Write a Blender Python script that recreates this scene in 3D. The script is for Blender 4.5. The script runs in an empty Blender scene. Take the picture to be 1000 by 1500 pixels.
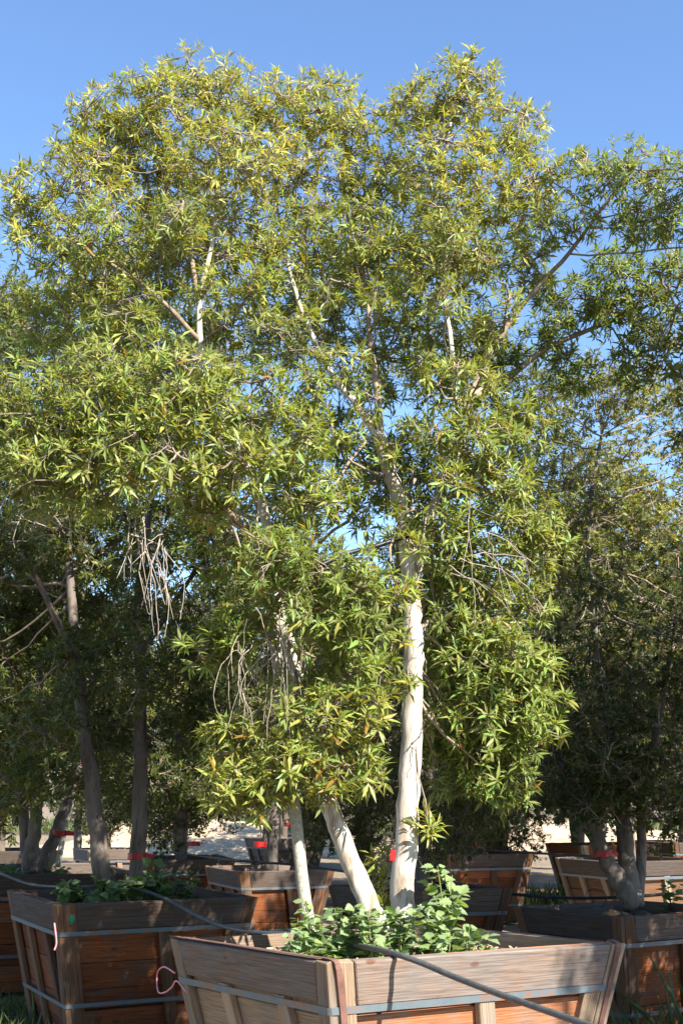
import bpy, bmesh, math
import numpy as np
from mathutils import Vector, Matrix, Quaternion

# ------------------------------------------------------------------ camera
F_PX, Y_HOR, CAM_H = 1750.0, 1170.0, 1.7
PITCH = math.atan((Y_HOR - 750.0) / F_PX)
scene = bpy.context.scene
cam_d = bpy.data.cameras.new('camera')
cam = bpy.data.objects.new('camera', cam_d)
scene.collection.objects.link(cam)
cam.location = (0, 0, CAM_H)
cam.rotation_euler = (math.pi / 2 + PITCH, 0, 0)
cam_d.sensor_fit = 'VERTICAL'
cam_d.sensor_height = 36.0
cam_d.lens = F_PX / 1500.0 * 36.0
cam_d.clip_end = 2000
scene.camera = cam

# ------------------------------------------------------------------ light
SUN_EL, SUN_AZ = math.radians(38), math.radians(138)     # azimuth clockwise from +Y
world = bpy.data.worlds.new('World')
scene.world = world
world.use_nodes = True
wn = world.node_tree
sky = wn.nodes.new('ShaderNodeTexSky')
sky.sky_type = 'NISHITA'
sky.sun_disc = False
sky.sun_elevation = SUN_EL
sky.sun_rotation = SUN_AZ
sky.altitude = 300
sky.air_density = 1.0
sky.dust_density = 0.0
sky.ozone_density = 5.0
wn.links.new(sky.outputs[0], wn.nodes['Background'].inputs[0])
wn.nodes['Background'].inputs[1].default_value = 0.106
sun_d = bpy.data.lights.new('sun', 'SUN')
sun_d.energy = 5.0
sun_d.angle = math.radians(0.5)
sun_d.color = (1.0, 0.95, 0.86)
sun = bpy.data.objects.new('sun', sun_d)
scene.collection.objects.link(sun)
SUN_DIR = Vector((math.sin(SUN_AZ) * math.cos(SUN_EL), math.cos(SUN_AZ) * math.cos(SUN_EL), math.sin(SUN_EL)))
sun.rotation_euler = SUN_DIR.to_track_quat('Z', 'Y').to_euler()
vs = scene.view_settings
vs.view_transform = 'Standard'
vs.look = 'None'
vs.gamma = 1.0
vs.use_curve_mapping = False
vs.exposure = 1.6
scene.cycles.max_bounces = 5
scene.cycles.diffuse_bounces = 3
scene.cycles.glossy_bounces = 2
scene.cycles.transmission_bounces = 3

RNG = np.random.default_rng(7)

# ------------------------------------------------------------------ helpers
def at(px, py, Y):
    """the point of the place that the photograph shows at a pixel, Y metres ahead"""
    c, s = math.cos(PITCH), math.sin(PITCH)
    yp = py - 750.0
    t = Y / (F_PX * c + yp * s)
    return np.array([(px - 500.0) * t, Y, CAM_H + (F_PX * s - yp * c) * t])

def project(P):
    c, s = math.cos(PITCH), math.sin(PITCH)
    X, Y, Z = P[:, 0], P[:, 1], P[:, 2] - CAM_H
    zc = Y * c + Z * s
    return np.stack([500 + F_PX * X / zc, 750 - F_PX * (-Y * s + Z * c) / zc, zc], 1)

def link(o):
    scene.collection.objects.link(o)
    return o

def tag(o, label=None, cat=None, group=None, kind=None):
    if label: o['label'] = label
    if cat: o['category'] = cat
    if group: o['group'] = group
    if kind: o['kind'] = kind
    return o

def thing(name, loc, label, cat, group=None):
    o = bpy.data.objects.new(name, None)
    o.location = tuple(float(v) for v in loc)
    o.empty_display_size = 0.1
    link(o)
    return tag(o, label, cat, group)

def adopt(o, parent):
    if parent is not None:
        o.parent = parent
        inv = Matrix.Identity(4)
        p = parent
        M = parent.matrix_basis.copy()
        q = parent
        while q.parent is not None:
            M = q.parent.matrix_basis @ q.matrix_parent_inverse @ M if False else (q.matrix_parent_inverse @ M)
            M = q.parent.matrix_basis @ M
            q = q.parent
        o.matrix_parent_inverse = M.inverted()
    return o

def mesh_np(name, V, faces_flat, sizes, mat, smooth=False, tint=None):
    """mesh from arrays: V (n,3), flat loop indices, face sizes"""
    me = bpy.data.meshes.new(name)
    V = np.asarray(V, dtype=np.float32)
    fl = np.asarray(faces_flat, dtype=np.int32)
    sz = np.asarray(sizes, dtype=np.int32)
    me.vertices.add(len(V)); me.vertices.foreach_set('co', V.ravel())
    me.loops.add(len(fl)); me.loops.foreach_set('vertex_index', fl)
    me.polygons.add(len(sz))
    st = np.zeros(len(sz), dtype=np.int32); st[1:] = np.cumsum(sz)[:-1]
    me.polygons.foreach_set('loop_start', st)
    me.polygons.foreach_set('loop_total', sz)
    me.polygons.foreach_set('use_smooth', np.full(len(sz), smooth))
    if tint is not None:
        a = me.attributes.new('tint', 'FLOAT_COLOR', 'POINT')
        c4 = np.ones((len(V), 4), dtype=np.float32); c4[:, :3] = tint
        a.data.foreach_set('color', c4.ravel())
    me.update(calc_edges=True)
    if mat is not None: me.materials.append(mat)
    return me

def obj(name, me, parent=None, M=None):
    o = bpy.data.objects.new(name, me)
    if M is not None: o.matrix_basis = M
    link(o)
    return adopt(o, parent)

def unit(v):
    v = np.asarray(v, dtype=float)
    n = np.linalg.norm(v, axis=-1, keepdims=True)
    return v / np.maximum(n, 1e-9)

def catmull(P, per=6):
    P = np.asarray(P, dtype=float)
    Q = np.vstack([2 * P[0] - P[1], P, 2 * P[-1] - P[-2]])
    out = []
    for i in range(1, len(Q) - 2):
        p0, p1, p2, p3 = Q[i - 1], Q[i], Q[i + 1], Q[i + 2]
        for k in range(per):
            t = k / per
            out.append(0.5 * (2 * p1 + (p2 - p0) * t + (2 * p0 - 5 * p1 + 4 * p2 - p3) * t * t + (3 * p1 - p0 - 3 * p2 + p3) * t ** 3))
    out.append(P[-1])
    return np.array(out)

class Tubes:
    """collects tapered tubes into one mesh"""
    def __init__(self): self.V, self.F, self.S, self.n = [], [], [], 0
    def add(self, P, R, sides=6, bumps=0.0, cap=True, flat=1.0):
        P = np.asarray(P, float); R = np.asarray(R, float); m = len(P)
        T = np.gradient(P, axis=0); T = unit(T)
        ref = np.array([0.31, 0.87, 0.2]) if abs(T[0] @ unit(np.array([0.31, 0.87, 0.2]))) < 0.95 else np.array([1.0, 0, 0])
        A = unit(np.cross(T, ref)); B = np.cross(T, A)
        ang = np.arange(sides) * 2 * np.pi / sides
        rr = R[:, None] * np.ones((1, sides))
        if bumps:
            rr = rr * (1 + bumps * RNG.normal(size=rr.shape))
        V = P[:, None, :] + rr[..., None] * (np.cos(ang)[None, :, None] * A[:, None, :] + flat * np.sin(ang)[None, :, None] * B[:, None, :])
        self.V.append(V.reshape(-1, 3))
        i = np.arange(m - 1)[:, None] * sides; j = np.arange(sides)[None, :]; j2 = (j + 1) % sides
        q = np.stack([i + j, i + j2, i + sides + j2, i + sides + j], -1).reshape(-1, 4) + self.n
        self.F.append(q.ravel()); self.S.append(np.full(len(q), 4))
        if cap:
            self.F.append(np.arange(sides)[::-1] + self.n); self.S.append(np.array([sides]))
            self.F.append(np.arange(sides) + self.n + (m - 1) * sides); self.S.append(np.array([sides]))
        self.n += m * sides
    def mesh(self, name, mat, smooth=True):
        return mesh_np(name, np.vstack(self.V), np.concatenate(self.F), np.concatenate(self.S), mat, smooth)

# ------------------------------------------------------------------ materials
def new_mat(name):
    m = bpy.data.materials.new(name); m.use_nodes = True
    nt = m.node_tree
    return m, nt, nt.nodes['Principled BSDF'], nt.links

def N(nt, kind, **kw):
    n = nt.nodes.new(kind)
    for k, v in kw.items():
        if k in n.inputs.keys(): n.inputs[k].default_value = v
        else: setattr(n, k, v)
    return n

def ramp(nt, stops):
    r = nt.nodes.new('ShaderNodeValToRGB')
    e = r.color_ramp.elements
    while len(e) < len(stops): e.new(0.5)
    for i, (p, c) in enumerate(stops):
        e[i].position = p
        e[i].color = (*c, 1) if len(c) == 3 else c
    return r

def mixc(nt, links, fac, a, b, blend='MIX'):
    m = nt.nodes.new('ShaderNodeMix'); m.data_type = 'RGBA'; m.blend_type = blend
    for s, v in ((m.inputs['Factor'], fac), (m.inputs[6], a), (m.inputs[7], b)):
        if isinstance(v, (int, float)): s.default_value = v
        elif isinstance(v, tuple): s.default_value = (*v, 1)
        else: links.new(v, s)
    return m.outputs[2]

def wood_mat(name, base, dark, grey, grey_amount, rough=0.85):
    """sawn board: grain along local x, weathering patches, a different board each time"""
    m, nt, b, L = new_mat(name)
    tc = N(nt, 'ShaderNodeTexCoord'); oi = N(nt, 'ShaderNodeObjectInfo')
    off = N(nt, 'ShaderNodeVectorMath', operation='SCALE')
    comb = N(nt, 'ShaderNodeCombineXYZ'); L.new(oi.outputs['Random'], comb.inputs[0]); L.new(oi.outputs['Random'], comb.inputs[1]); L.new(oi.outputs['Random'], comb.inputs[2])
    L.new(comb.outputs[0], off.inputs[0]); off.inputs['Scale'].default_value = 37.0
    add = N(nt, 'ShaderNodeVectorMath', operation='ADD'); L.new(tc.outputs['Object'], add.inputs[0]); L.new(off.outputs[0], add.inputs[1])
    mp = N(nt, 'ShaderNodeMapping'); mp.inputs['Scale'].default_value = (1.9, 58, 58); L.new(add.outputs[0], mp.inputs[0])
    g = N(nt, 'ShaderNodeTexNoise', Scale=2.2, Detail=6.0, Roughness=0.62, Distortion=0.6); L.new(mp.outputs[0], g.inputs[0])
    mp2 = N(nt, 'ShaderNodeMapping'); mp2.inputs['Scale'].default_value = (0.7, 9, 9); L.new(add.outputs[0], mp2.inputs[0])
    w = N(nt, 'ShaderNodeTexWave', Scale=3.2, Distortion=5.0, Detail=3.0); w.bands_direction = 'Y'; w.inputs['Detail Scale'].default_value = 0.8; L.new(mp2.outputs[0], w.inputs[0])
    r1 = ramp(nt, [(0.3, dark), (0.62, base)]); L.new(g.outputs[0], r1.inputs[0])
    r2 = ramp(nt, [(0.0, (0.55,) * 3), (0.5, (1.0,) * 3)]); L.new(w.outputs[0], r2.inputs[0])
    c1 = mixc(nt, L, 0.5, r1.outputs[0], r2.outputs[0], 'MULTIPLY')
    pn = N(nt, 'ShaderNodeTexNoise', Scale=4.0, Detail=5.0, Roughness=0.65); L.new(add.outputs[0], pn.inputs[0])
    pm = N(nt, 'ShaderNodeMapRange'); pm.inputs[1].default_value = 0.62 - 0.35 * grey_amount; pm.inputs[2].default_value = 0.72 - 0.2 * grey_amount; L.new(pn.outputs[0], pm.inputs[0])
    gm = N(nt, 'ShaderNodeMath', operation='MULTIPLY'); L.new(pm.outputs[0], gm.inputs[0]); gm.inputs[1].default_value = min(1.0, 0.45 + 0.5 * grey_amount)
    r3 = ramp(nt, [(0.3, tuple(0.45 * v for v in grey)), (0.65, grey)]); L.new(g.outputs[0], r3.inputs[0])
    c2 = mixc(nt, L, gm.outputs[0], c1, r3.outputs[0])
    # knots and rusty nail runs
    kn = N(nt, 'ShaderNodeTexVoronoi', Scale=3.4); mpk = N(nt, 'ShaderNodeMapping'); mpk.inputs['Scale'].default_value = (1, 2.2, 2.2); L.new(add.outputs[0], mpk.inputs[0]); L.new(mpk.outputs[0], kn.inputs[0])
    kr = N(nt, 'ShaderNodeMapRange'); kr.inputs[1].default_value = 0.06; kr.inputs[2].default_value = 0.11; kr.inputs[3].default_value = 0.7; kr.inputs[4].default_value = 0.0; L.new(kn.outputs[0], kr.inputs[0])
    c3 = mixc(nt, L, kr.outputs[0], c2, (0.09, 0.035, 0.018))
    # end-to-end brightness per board
    vb = N(nt, 'ShaderNodeMapRange'); vb.inputs[3].default_value = 0.62; vb.inputs[4].default_value = 1.25; L.new(oi.outputs['Random'], vb.inputs[0])
    vc = N(nt, 'ShaderNodeCombineColor'); [L.new(vb.outputs[0], vc.inputs[i]) for i in range(3)]
    c4 = mixc(nt, L, 1.0, c3, vc.outputs[0], 'MULTIPLY')
    L.new(c4, b.inputs['Base Color'])
    b.inputs['Roughness'].default_value = rough
    b.inputs['Specular IOR Level'].default_value = 0.2
    bp = N(nt, 'ShaderNodeBump', Strength=0.5, Distance=0.006); L.new(g.outputs[0], bp.inputs['Height']); L.new(bp.outputs[0], b.inputs['Normal'])
    return m

def leaf_mat(name, gloss=0.42, trans=0.38):
    m, nt, b, L = new_mat(name)
    a = N(nt, 'ShaderNodeAttribute', attribute_name='tint')
    tc = N(nt, 'ShaderNodeTexCoord')
    geo = N(nt, 'ShaderNodeNewGeometry')
    back = mixc(nt, L, geo.outputs['Backfacing'], a.outputs['Color'], mixc(nt, L, 0.4, a.outputs['Color'], (0.22, 0.25, 0.13)))
    L.new(back, b.inputs['Base Color'])
    b.inputs['Roughness'].default_value = gloss
    b.inputs['Specular IOR Level'].default_value = 0.33
    tr = N(nt, 'ShaderNodeBsdfTranslucent')
    tcol = mixc(nt, L, 1.0, a.outputs['Color'], (1.5, 1.35, 0.5), 'MULTIPLY'); L.new(tcol, tr.inputs[0])
    mx = N(nt, 'ShaderNodeMixShader', Fac=trans)
    L.new(b.outputs[0], mx.inputs[1]); L.new(tr.outputs[0], mx.inputs[2])
    L.new(mx.outputs[0], nt.nodes['Material Output'].inputs[0])
    return m

def bark_mat(name, light, mid, dark, peel=0.5):
    m, nt, b, L = new_mat(name)
    tc = N(nt, 'ShaderNodeTexCoord')
    mp = N(nt, 'ShaderNodeMapping'); mp.inputs['Scale'].default_value = (1, 1, 0.28); L.new(tc.outputs['Object'], mp.inputs[0])
    n1 = N(nt, 'ShaderNodeTexNoise', Scale=14.0, Detail=5.0, Roughness=0.6, Distortion=0.4); L.new(mp.outputs[0], n1.inputs[0])
    r1 = ramp(nt, [(0.34, mid), (0.5, light), (0.72, tuple(min(1, 1.1 * v) for v in light))]); L.new(n1.outputs[0], r1.inputs[0])
    mpb = N(nt, 'ShaderNodeMapping'); mpb.inputs['Scale'].default_value = (1, 1, 0.12); L.new(tc.outputs['Object'], mpb.inputs[0])
    n2 = N(nt, 'ShaderNodeTexNoise', Scale=36.0, Detail=4.0, Roughness=0.7); L.new(mpb.outputs[0], n2.inputs[0])
    r2 = N(nt, 'ShaderNodeMapRange'); r2.inputs[1].default_value = 0.58; r2.inputs[2].default_value = 0.66; r2.inputs[4].default_value = peel; L.new(n2.outputs[0], r2.inputs[0])
    c = mixc(nt, L, r2.outputs[0], r1.outputs[0], dark)
    n3 = N(nt, 'ShaderNodeTexNoise', Scale=3.0, Detail=3.0); L.new(tc.outputs['Object'], n3.inputs[0])
    r3 = ramp(nt, [(0.35, (0.72, 0.7, 0.66)), (0.6, (1, 1, 1))]); L.new(n3.outputs[0], r3.inputs[0])
    c = mixc(nt, L, 1.0, c, r3.outputs[0], 'MULTIPLY')
    L.new(c, b.inputs['Base Color']); b.inputs['Roughness'].default_value = 0.75
    b.inputs['Specular IOR Level'].default_value = 0.25
    bp = N(nt, 'ShaderNodeBump', Strength=0.35, Distance=0.01); L.new(n2.outputs[0], bp.inputs['Height']); L.new(bp.outputs[0], b.inputs['Normal'])
    return m

def plain_mat(name, col, rough=0.7, metallic=0.0, vary=0.25, scale=12.0, spec=0.4):
    m, nt, b, L = new_mat(name)
    tc = N(nt, 'ShaderNodeTexCoord')
    n1 = N(nt, 'ShaderNodeTexNoise', Scale=scale, Detail=5.0, Roughness=0.6); L.new(tc.outputs['Object'], n1.inputs[0])
    r = ramp(nt, [(0.3, tuple(v * (1 - vary) for v in col)), (0.7, tuple(min(1, v * (1 + vary)) for v in col))]); L.new(n1.outputs[0], r.inputs[0])
    L.new(r.outputs[0], b.inputs['Base Color'])
    b.inputs['Roughness'].default_value = rough; b.inputs['Metallic'].default_value = metallic
    b.inputs['Specular IOR Level'].default_value = spec
    return m

def strap_mat():
    m, nt, b, L = new_mat('galvanised_strap')
    tc = N(nt, 'ShaderNodeTexCoord')
    n1 = N(nt, 'ShaderNodeTexNoise', Scale=9.0, Detail=6.0, Roughness=0.7); L.new(tc.outputs['Object'], n1.inputs[0])
    r = ramp(nt, [(0.0, (0.09, 0.115, 0.135)), (0.54, (0.15, 0.185, 0.205)), (0.64, (0.3, 0.13, 0.06)), (0.8, (0.22, 0.09, 0.045))]); L.new(n1.outputs[0], r.inputs[0])
    L.new(r.outputs[0], b.inputs['Base Color']); b.inputs['Roughness'].default_value = 0.55; b.inputs['Metallic'].default_value = 0.25
    return m

def ground_mat():
    m, nt, b, L = new_mat('dry_dirt')
    tc = N(nt, 'ShaderNodeTexCoord')
    n1 = N(nt, 'ShaderNodeTexNoise', Scale=0.35, Detail=8.0, Roughness=0.65); L.new(tc.outputs['Object'], n1.inputs[0])
    n2 = N(nt, 'ShaderNodeTexNoise', Scale=9.0, Detail=7.0, Roughness=0.7); L.new(tc.outputs['Object'], n2.inputs[0])
    r1 = ramp(nt, [(0.35, (0.2, 0.152, 0.104)), (0.6, (0.3, 0.24, 0.172))]); L.new(n1.outputs[0], r1.inputs[0])
    r2 = ramp(nt, [(0.3, (0.55, 0.52, 0.48)), (0.65, (1.05, 1.04, 1.0))]); L.new(n2.outputs[0], r2.inputs[0])
    c = mixc(nt, L, 1.0, r1.outputs[0], r2.outputs[0], 'MULTIPLY')
    L.new(c, b.inputs['Base Color']); b.inputs['Roughness'].default_value = 0.95; b.inputs['Specular IOR Level'].default_value = 0.1
    bp = N(nt, 'ShaderNodeBump', Strength=0.6, Distance=0.03); L.new(n2.outputs[0], bp.inputs['Height']); L.new(bp.outputs[0], b.inputs['Normal'])
    return m

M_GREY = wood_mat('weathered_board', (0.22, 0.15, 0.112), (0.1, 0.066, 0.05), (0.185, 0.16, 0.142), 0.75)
M_GREYD = wood_mat('shaded_weathered_board', (0.15, 0.098, 0.07), (0.06, 0.04, 0.03), (0.125, 0.104, 0.09), 0.7)  # weathered wood, darkened further to hold the shade on rear boxes
M_RED = wood_mat('redwood_board', (0.33, 0.105, 0.036), (0.12, 0.036, 0.014), (0.16, 0.115, 0.085), 0.4)  # darker than the front redwood: rear-box shade put into the colour
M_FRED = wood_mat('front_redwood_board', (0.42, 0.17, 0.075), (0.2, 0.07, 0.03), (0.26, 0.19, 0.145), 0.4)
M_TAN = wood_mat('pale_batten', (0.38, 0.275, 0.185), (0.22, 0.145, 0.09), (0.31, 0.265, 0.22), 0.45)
M_BROWN = wood_mat('brown_batten', (0.21, 0.105, 0.055), (0.08, 0.04, 0.02), (0.15, 0.115, 0.09), 0.45)  # brown battens, tone lowered for the shade on rear boxes
M_STRAP = strap_mat()
M_RUST = plain_mat('brown_painted_strap', (0.17, 0.085, 0.065), 0.6, 0.0)
M_LEAF = leaf_mat('leaf')
M_WEED = leaf_mat('weed_leaf', 0.5, 0.3)
M_BARK = bark_mat('pale_bark', (0.58, 0.53, 0.46), (0.30, 0.22, 0.15), (0.2, 0.15, 0.11), 0.65)
M_BARK2 = bark_mat('shaded_grey_bark', (0.16, 0.13, 0.105), (0.095, 0.075, 0.058), (0.045, 0.035, 0.028), 0.85)  # bark of the neighbours, darkened in place of the shade on them
M_LIMB = bark_mat('shaded_brown_limb_bark', (0.30, 0.23, 0.165), (0.2, 0.145, 0.1), (0.1, 0.075, 0.055), 0.6)  # browner young bark, also darkened to stand for shade on upper limbs
M_TWIG = plain_mat('twig_bark', (0.22, 0.175, 0.13), 0.8, vary=0.35, scale=30)
M_DEAD = plain_mat('dead_twig_bark', (0.3, 0.25, 0.2), 0.8, vary=0.3, scale=30)
M_STAKE = wood_mat('stake_wood', (0.50, 0.46, 0.36), (0.33, 0.30, 0.23), (0.46, 0.44, 0.37), 0.6)
M_HOSE = plain_mat('grey_black_pipe', (0.075, 0.073, 0.07), 0.5, vary=0.3, scale=25, spec=0.5)
M_BLACK = plain_mat('black_pipe', (0.012, 0.012, 0.013), 0.45)
M_SOIL = plain_mat('potting_soil', (0.11, 0.08, 0.055), 0.95, vary=0.6, scale=40, spec=0.1)
M_CHIP = plain_mat('wood_chip', (0.46, 0.33, 0.21), 0.9, vary=0.4, scale=50, spec=0.2)
M_TAPE = plain_mat('red_tape', (0.33, 0.008, 0.009), 0.4, vary=0.15)
M_PINK = plain_mat('pink_cord', (0.72, 0.26, 0.27), 0.5, vary=0.1)
M_PAINT = plain_mat('green_paint', (0.02, 0.2, 0.12), 0.6)
M_WIRE = plain_mat('steel_wire', (0.35, 0.35, 0.35), 0.4, 0.8)
M_GROUND = ground_mat()
M_GRASS = leaf_mat('grass_blade', 0.6, 0.35)

# ------------------------------------------------------------------ the setting
def grid_mesh(name, x0, x1, y0, y1, nx, ny, zf, mat, smooth=True):
    xs, ys = np.linspace(x0, x1, nx), np.linspace(y0, y1, ny)
    X, Y = np.meshgrid(xs, ys)
    V = np.stack([X, Y, zf(X, Y)], -1).reshape(-1, 3)
    i = np.arange(ny - 1)[:, None] * nx + np.arange(nx - 1)[None, :]
    q = np.stack([i, i + 1, i + nx + 1, i + nx], -1).reshape(-1, 4)
    return mesh_np(name, V, q.ravel(), np.full(len(q), 4), mat, smooth)

def wob(X, Y, s, seed=0):
    r = np.random.default_rng(seed); Z = 0
    for k in range(6):
        a, b, c = r.normal(size=3); f = s * (1.6 ** k) * 0.5
        Z = Z + np.sin(f * (a * X + b * Y) + 6 * c) / (1.6 ** k)
    return Z

g = obj('ground', grid_mesh('ground', -400, 400, -60, 900, 40, 48, lambda X, Y: 0 * X, M_GROUND))
tag(g, 'flat tan dirt ground of the nursery yard', 'ground', kind='structure')

def hill(name, cx, cy, rx, ry, h, mat, label, seed):
    def zf(X, Y):
        r2 = ((X - cx) / rx) ** 2 + ((Y - cy) / ry) ** 2
        return h * np.exp(-2.2 * r2) * (1 + 0.16 * wob(X, Y, 2.2 / max(rx, ry) * 3, seed)) - 0.12 * h
    o = obj(name, grid_mesh(name, cx - 1.5 * rx, cx + 1.5 * rx, cy - 1.5 * ry, cy + 1.5 * ry, 70, 50, zf, mat))
    return tag(o, label, name, kind='structure')
M_MOUND = plain_mat('dry_grass_mound', (0.46, 0.34, 0.22), 0.95, vary=0.4, scale=4, spec=0.1)
M_FARHILL = plain_mat('far_dry_hill', (0.30, 0.27, 0.2), 0.95, vary=0.3, scale=0.2, spec=0.1)
hill('mound', -4.2, 41, 7.5, 5.0, 1.25, M_MOUND, 'low mound of dry tan grass beyond the boxes', 3)
hill('hills', -30, 420, 260, 90, 17, M_FARHILL, 'far low dry hills on the horizon', 5)
hill('mound', 8.5, 46, 7, 5.0, 1.1, M_MOUND, 'low bank of dry tan earth beyond the right boxes', 8)

# ------------------------------------------------------------------ planter boxes
def plank_mesh(name, V8, mat, bevel=0.004):
    bm = bmesh.new()
    vs_ = [bm.verts.new(v) for v in V8]
    for f in ((0, 3, 2, 1), (4, 5, 6, 7), (0, 1, 5, 4), (1, 2, 6, 5), (2, 3, 7, 6), (3, 0, 4, 7)):
        bm.faces.new([vs_[i] for i in f])
    bmesh.ops.recalc_face_normals(bm, faces=bm.faces[:])
    if bevel:
        bmesh.ops.bevel(bm, geom=bm.edges[:], offset=bevel, segments=1, affect='EDGES', profile=0.6)
    me = bpy.data.meshes.new(name); bm.to_mesh(me); bm.free()
    me.materials.append(mat)
    return me

class Face:
    """one sloping side of a box; s runs along the rim, v down the slope, w outward"""
    def __init__(self, P0, P1, Q0, Q1):
        self.P0 = P0; self.W = np.linalg.norm(P1 - P0); self.u = unit(P1 - P0)
        d = ((Q0 - P0) + (Q1 - P1)) * 0.5
        d = d - (d @ self.u) * self.u
        self.H = np.linalg.norm(d); self.d = d / self.H
        self.n = unit(np.cross(self.d, self.u))
        self.e0 = ((Q0 - P0) @ self.u) / self.H; self.e1 = ((Q1 - P1) @ self.u) / self.H
    def pt(self, s, v, w): return self.P0 + s * self.u + v * self.d + w * self.n
    def board(self, name, parent, mat, s0, s1, v0, v1, w0, w1, along='u', bevel=0.004, jit=0.0025, label=None):
        """s0/s1 measured from the slanting ends: (end, offset); end 0 left, 1 right"""
        def s_at(spec, v):
            end, off = spec
            return (self.e0 * v + off) if end == 0 else (self.W + self.e1 * v + off)
        pts = []
        for w in (w0, w1):
            for (sp, v) in ((s0, v0), (s1, v0), (s1, v1), (s0, v1)):
                pts.append(self.pt(s_at(sp, v), v, w) + RNG.normal(size=3) * jit)
        pts = np.array(pts); c = pts.mean(0)
        if along == 'u': ax, ay = self.u, -self.d
        else:
            ax = unit((pts[3] + pts[2]) - (pts[0] + pts[1])); ay = unit(np.cross(self.n, ax))
        az = np.cross(ax, ay)
        R = np.stack([ax, ay, az], 1)
        loc = (pts - c) @ R
        M = Matrix.Identity(4)
        for i in range(3):
            for j in range(3): M[i][j] = R[i, j]
            M[i][3] = c[i]
        o = obj(name, plank_mesh(name, loc, mat, bevel), parent, M)
        if label: o['label'] = label
        return o

def make_box(q, label, near=True, mats=None, height=None, group='wooden tree boxes standing in rows', chips=False, second_strap=True):
    x, y, th, w, d, z, tx, ty = q
    mats = mats or (M_GREYD, M_RED, M_BROWN)
    u = np.array([math.cos(th), math.sin(th), tx]); v = np.array([-math.sin(th), math.cos(th), ty])
    C = np.array([x, y, z])
    top = [C, C + u * w, C + u * w + v * d, C + v * d]
    cen = sum(top) / 4
    root = thing('tree_box', (cen[0], cen[1], 0), label, 'planter box', group)
    u0 = np.array([u[0], u[1], 0]); v0 = np.array([v[0], v[1], 0])
    ins = 0.2 * z
    sg = [(1, 1), (-1, 1), (-1, -1), (1, -1)]
    bot = [np.array([t[0], t[1], 0.015]) + ins * (a * u0 + b * v0) for t, (a, b) in zip(top, sg)]
    # faces named by rim corners: front right (C-R), right back (R-K), back (K-L), left (L-C)
    idx = [(0, 1), (1, 2), (2, 3), (3, 0)]
    T1, T2 = 0.04, 0.03
    for k, (a, b_) in enumerate(idx):
        F = Face(top[a], top[b_], bot[a], bot[b_])
        full = k in (1, 3)
        e = 0.0 if full else T1 + 0.002
        tb = 0.185 + RNG.uniform(-0.012, 0.012)
        bw = 0.095
        # outer layer: end battens, rim board, middle battens
        F.board('batten', root, mats[2] if k != 0 else mats[2], (0, e), (0, e + bw), 0.0, F.H - 0.005, -T1, 0, 'v')
        rfull = (k != 0)
        if rfull:
            F.board('batten', root, mats[2], (1, -e - bw), (1, -e), 0.0, F.H - 0.005, -T1, 0, 'v')
            F.board('rim_board', root, mats[0], (0, e + bw + 0.003), (1, -e - bw - 0.003), 0.002, tb, -T1 - 0.003, -0.002, 'u', 0.005)
        else:
            F.board('rim_board', root, mats[0], (0, e + bw + 0.003), (1, -e - 0.05), 0.002, tb, -T1 - 0.003, -0.001, 'u', 0.005)
            F.board('batten', root, mats[2], (1, -e - 0.047), (1, -e), 0.0, F.H - 0.005, -T1, 0.002, 'v')
            F.board('batten', root, mats[2], (1, -e - 0.05 - bw), (1, -e - 0.05), tb + 0.006, F.H - 0.005, -T1, -0.002, 'v')
        nm = 1 if k in (0, 2) else 2
        for i in range(nm):
            s = F.W * ((i + 1) / (nm + 1)) + RNG.uniform(-0.02, 0.02)
            F.board('batten', root, mats[2], (0, s - F.e0 * 0.0 - 0.045), (0, s + 0.045), tb + 0.006, F.H - 0.006, -T1, -0.003, 'v')
        # inner layer: planks
        vv = 0.012; row = 0
        while vv < F.H - 0.05:
            ph = min(RNG.choice([0.142, 0.185, 0.185, 0.235]), F.H - vv - 0.004)
            ee = T1 + 0.003 if full else T1 + 0.003
            wv = RNG.uniform(-0.003, 0.003)
            ei = T1 + 0.004 + (0.0 if full else T2 + 0.002)
            F.board('plank', root, (M_TAN if chips else M_GREYD) if (k in (1, 2) or (chips and k)) else mats[1], (0, ei), (1, -ei), vv, vv + ph - 0.006, -T1 - T2 - 0.004 + wv, -T1 - 0.004 + wv, 'u', 0.003)
            vv += ph; row += 1
    # strap bands of sheet steel round the whole box
    for vfrac, hh in ((0.19, 0.032),) + (((0.70, 0.03),) if second_strap else ()):
        ring_t, ring_b = [], []
        off = 0.005
        for a in range(4):
            def P(f):
                p = top[a] * (1 - f) + bot[a] * f
                ca, cb = sg[a]
                return p - (off) * (ca * u0 + cb * v0)
            hgt = top[a][2]
            ring_t.append(P(vfrac / hgt * 0.98)); ring_b.append(P((vfrac + hh) / hgt * 0.98))
        V, Fc = [], []
        # rounded corners: two verts per corner
        Rt, Rb = [], []
        for a in range(4):
            for R_, S_ in ((ring_t, Rt), (ring_b, Rb)):
                p = R_[a]; prev = R_[a - 1]; nxt = R_[(a + 1) % 4]
                S_.append(p + 0.012 * unit(prev - p)); S_.append(p + 0.012 * unit(nxt - p))
        n = len(Rt)
        cxy = np.array([cen[0], cen[1], 0])
        for S_ in (Rt, Rb):
            for p in S_: V.append(p)
        for S_ in (Rt, Rb):
            for p in S_:
                dirc = unit(np.array([p[0], p[1], 0]) - cxy); V.append(p - 0.0035 * dirc)
        for i in range(n):
            j = (i + 1) % n
            Fc += [(i, j, n + j, n + i)][0:1]
            Fc.append((2 * n + j, 2 * n + i, 3 * n + i, 3 * n + j))
            Fc.append((i, 2 * n + i, 2 * n + j, j)); Fc.append((n + i, n + j, 3 * n + j, 3 * n + i))
        obj('strap', mesh_np('strap', np.array(V), np.array(Fc).ravel(), np.full(len(Fc), 4), M_STRAP), root)
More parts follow.
